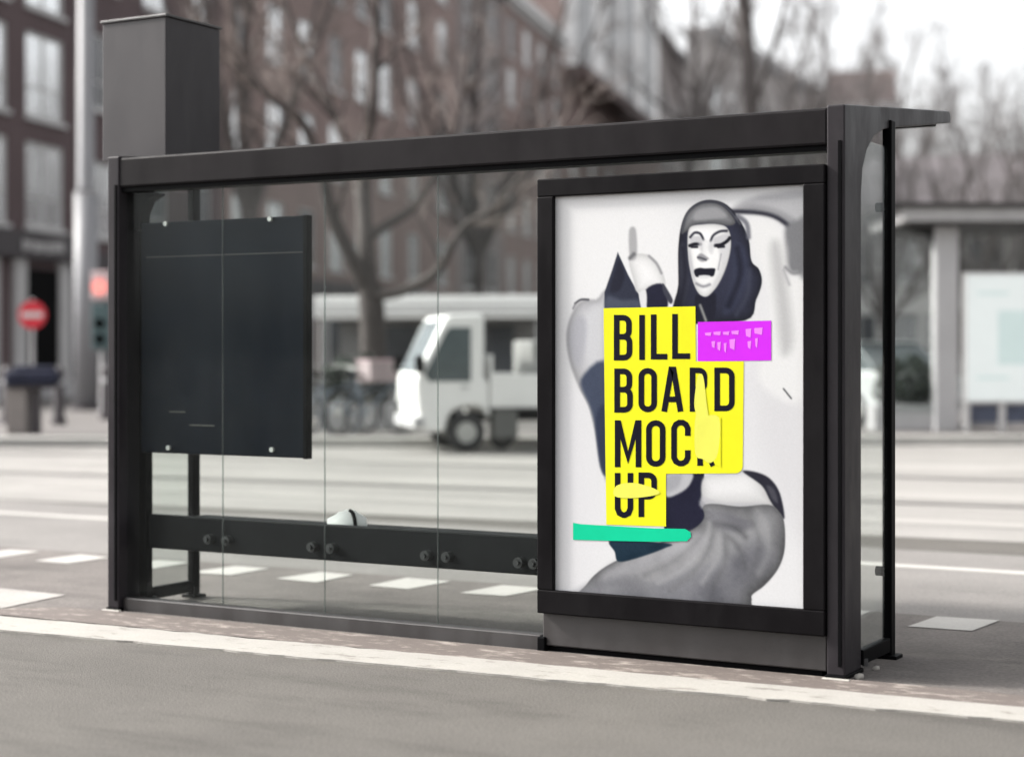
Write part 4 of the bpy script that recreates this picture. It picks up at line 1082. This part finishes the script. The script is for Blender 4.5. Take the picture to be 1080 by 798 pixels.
f = MB(); f.bevbox(-2.3, -1.7, -.55, .55, .69, 1.55, .03); f.build('load', mat('load_grey', (.22, .22, .215), .7, .4, 3), tr)
for xx in (-.73, -3.05):
    for yy in (-.60, .62): wheel(tr, xx, .275, yy, .275, .16, .185)
f = MB(); f.torus((-1.35, .20, .2), .13, .06, 'y', 20, 8); f.build('spare_wheel', M['tyre'], tr, True)

# ------------------------------------------------------------------ parked car seen past the right post
x, y = at(893, 31.5)
ca_ = thing('parked_car', 'pale silver parked car glimpsed between the right shelter posts', 'car', (x, y, .137), TH+R(118))
bp_ = [(2.0, .30), (2.1, .55), (2.0, .72), (1.1, .88), (.95, .92), (-1.75, .95), (-2.05, .85), (-2.1, .45), (-2.0, .28)]
f = MB(); f.prism(bp_, -.85, .85, 'y', .05); f.build('body', M['carpaint'], ca_, False)
f = MB(); f.prism([(1.0, .90), (.35, 1.36), (.1, 1.42), (-1.1, 1.42), (-1.75, .93)], -.72, .72, 'y', .04); cb = f.build('cabin', M['carglass'], ca_)
f = MB(); f.bevbox(-1.15, .2, -.68, .68, 1.40, 1.45, .02); f.build('roof', M['carpaint'], ca_)
for xx in (-1.3, 1.3):
    for yy in (-.78, .78): wheel(ca_, xx, .31, yy, .31, .19, .2)
for yy in (-.62, .62):
    f = MB(); f.bevbox(2.0, 2.09, yy-.16, yy+.16, .58, .72, .02); f.build('headlight', M['lens'], ca_)

# ------------------------------------------------------------------ far tram shelter with light box
sd = 28.0
x, y = at(998, sd)
ts = thing('tram_shelter', 'pale grey tram shelter on the far pavement with flat roof, at the right edge', 'bus shelter', (x, y, .137), TH)
zr = zat(227, sd)-.137
f = MB(); f.bevbox(-.75, 5.0, -.35, 2.2, zr-.12, zr+.10, .02); rf = f.build('roof', M['offwhite'], ts); rf.data.materials[0] = mat('far_roof', (.33, .325, .325), .6, .1)
f = MB(); f.bevbox(-1.0, 5.1, -.45, 2.3, zr+.101, zr+.17, .01); f.build('roof_edge', M['kick'], rf)
f = MB(); f.box(-.6, 5.0, -.34, 2.1, zr-.17, zr-.121); f.build('soffit', M['kick'], rf)
f = MB(); f.bevbox(-.17, .20, 0, .3, 0, zr-.172, .02); f.build('post', M['grey'], ts)
for xx in (2.6, 4.7):
    f = MB(); f.bevbox(xx-.06, xx+.06, 0, .12, 0, zr-.172, .01); f.build('post', M['grey'], ts)
f = MB(); f.prism([(-.75, zr-.171), (-.16, zr-.171), (-.16, zr-.45), (-.26, zr-.33)], .1, .2, 'y'); f.build('bracket', M['kick'], ts)
f = MB(); f.box(-.9, -.18, .1, .11, .3, zr-.2); f.build('glass_pane', M['glass'], ts)
f = MB(); f.box(.21, 2.53, .05, .06, .62, zr-.2); f.build('glass_pane', M['glass'], ts)
z0_, z1_ = zat(421, sd)-.137, zat(291, sd)-.137
lb = thing('light_box', 'bright white backlit advertising box under the far shelter roof, right edge', 'light box', (*[a+b for a, b in zip((x, y), cam(0.0, -.02))], .137), TH)
f = MB(); f.bevbox(.25, 1.58, -.12, .02, z0_-.06, z1_+.05, .015); f.build('case', M['offwhite'], lb)
f = MB(); f.box(.29, 1.54, -.124, -.1205, z0_-.02, z1_+.01); sc_ = f.build('lit_panel', M['lightbox'], lb)
f = MB(); f.box(.78, 1.44, -.127, -.1245, z0_+.55, z1_-.55); f.build('printed_patch', M['lightbox2'], sc_)
for zz in (z1_-.30, z0_+.32):
    f = MB(); f.box(.45, .95, -.127, -.1246, zz, zz+.05); f.build('printed_line', M['lightbox2'], sc_)
for xx in (.3, .86, 1.5):
    f = MB(); f.bevbox(xx-.05, xx+.05, -.1, .0, 0, z0_-.061, .008); f.build('leg', M['offwhite'], lb)
f = MB(); f.box(.36, .80, -.04, -.03, .14, z0_-.075); f.box(.92, 1.44, -.04, -.03, .14, z0_-.075); f.build('lower_panel', mat('lower_navy', (.05, .06, .095), .3, .4, 3), lb)

# ------------------------------------------------------------------ light, world, camera
SUN_AZ = math.atan2(-.75, -3.0)       # direction towards the sun in the XY plane
SUN_EL = R(36)
to_sun = Vector((math.cos(SUN_EL)*math.cos(SUN_AZ), math.cos(SUN_EL)*math.sin(SUN_AZ), math.sin(SUN_EL)))
ld = bpy.data.lights.new('Sun', 'SUN'); ld.energy = 2.4; ld.angle = R(6); ld.color = (1.0, .955, .90)
lo = bpy.data.objects.new('Sun', ld); COL.objects.link(lo); lo.rotation_euler = (-to_sun).to_track_quat('-Z', 'Y').to_euler()
wd = bpy.data.worlds.new('World'); scene.world = wd; wd.use_nodes = True
nt = wd.node_tree; bg = nt.nodes['Background']; bg.inputs['Strength'].default_value = .15
sk = nt.nodes.new('ShaderNodeTexSky'); sk.sky_type = 'NISHITA'; sk.sun_disc = False
sk.sun_elevation = SUN_EL; sk.sun_rotation = math.atan2(to_sun.x, to_sun.y)
sk.air_density = 1.0; sk.dust_density = 6.0; sk.ozone_density = 1.0
hs = nt.nodes.new('ShaderNodeHueSaturation'); hs.inputs['Saturation'].default_value = .10; hs.inputs['Value'].default_value = 1.0
nt.links.new(sk.outputs[0], hs.inputs['Color']); nt.links.new(hs.outputs[0], bg.inputs['Color'])

cd = bpy.data.cameras.new('Camera'); co = bpy.data.objects.new('Camera', cd); COL.objects.link(co)
co.location = (0, 0, EYE); co.rotation_euler = (R(90), 0, TH)
cd.sensor_width = 36; cd.lens = FPX/1080*36; cd.shift_y = -(399-HOR)/1080
cd.clip_start = .1; cd.clip_end = 3000
cd.dof.use_dof = True; cd.dof.focus_distance = 8.1; cd.dof.aperture_fstop = 1.0
scene.camera = co
vs = scene.view_settings; vs.view_transform = 'Standard'; vs.look = 'None'; vs.exposure = 1.5; vs.gamma = 1; vs.use_curve_mapping = False
scene.cycles.max_bounces = 8; scene.cycles.transparent_max_bounces = 16
scene.cycles.use_denoising = True
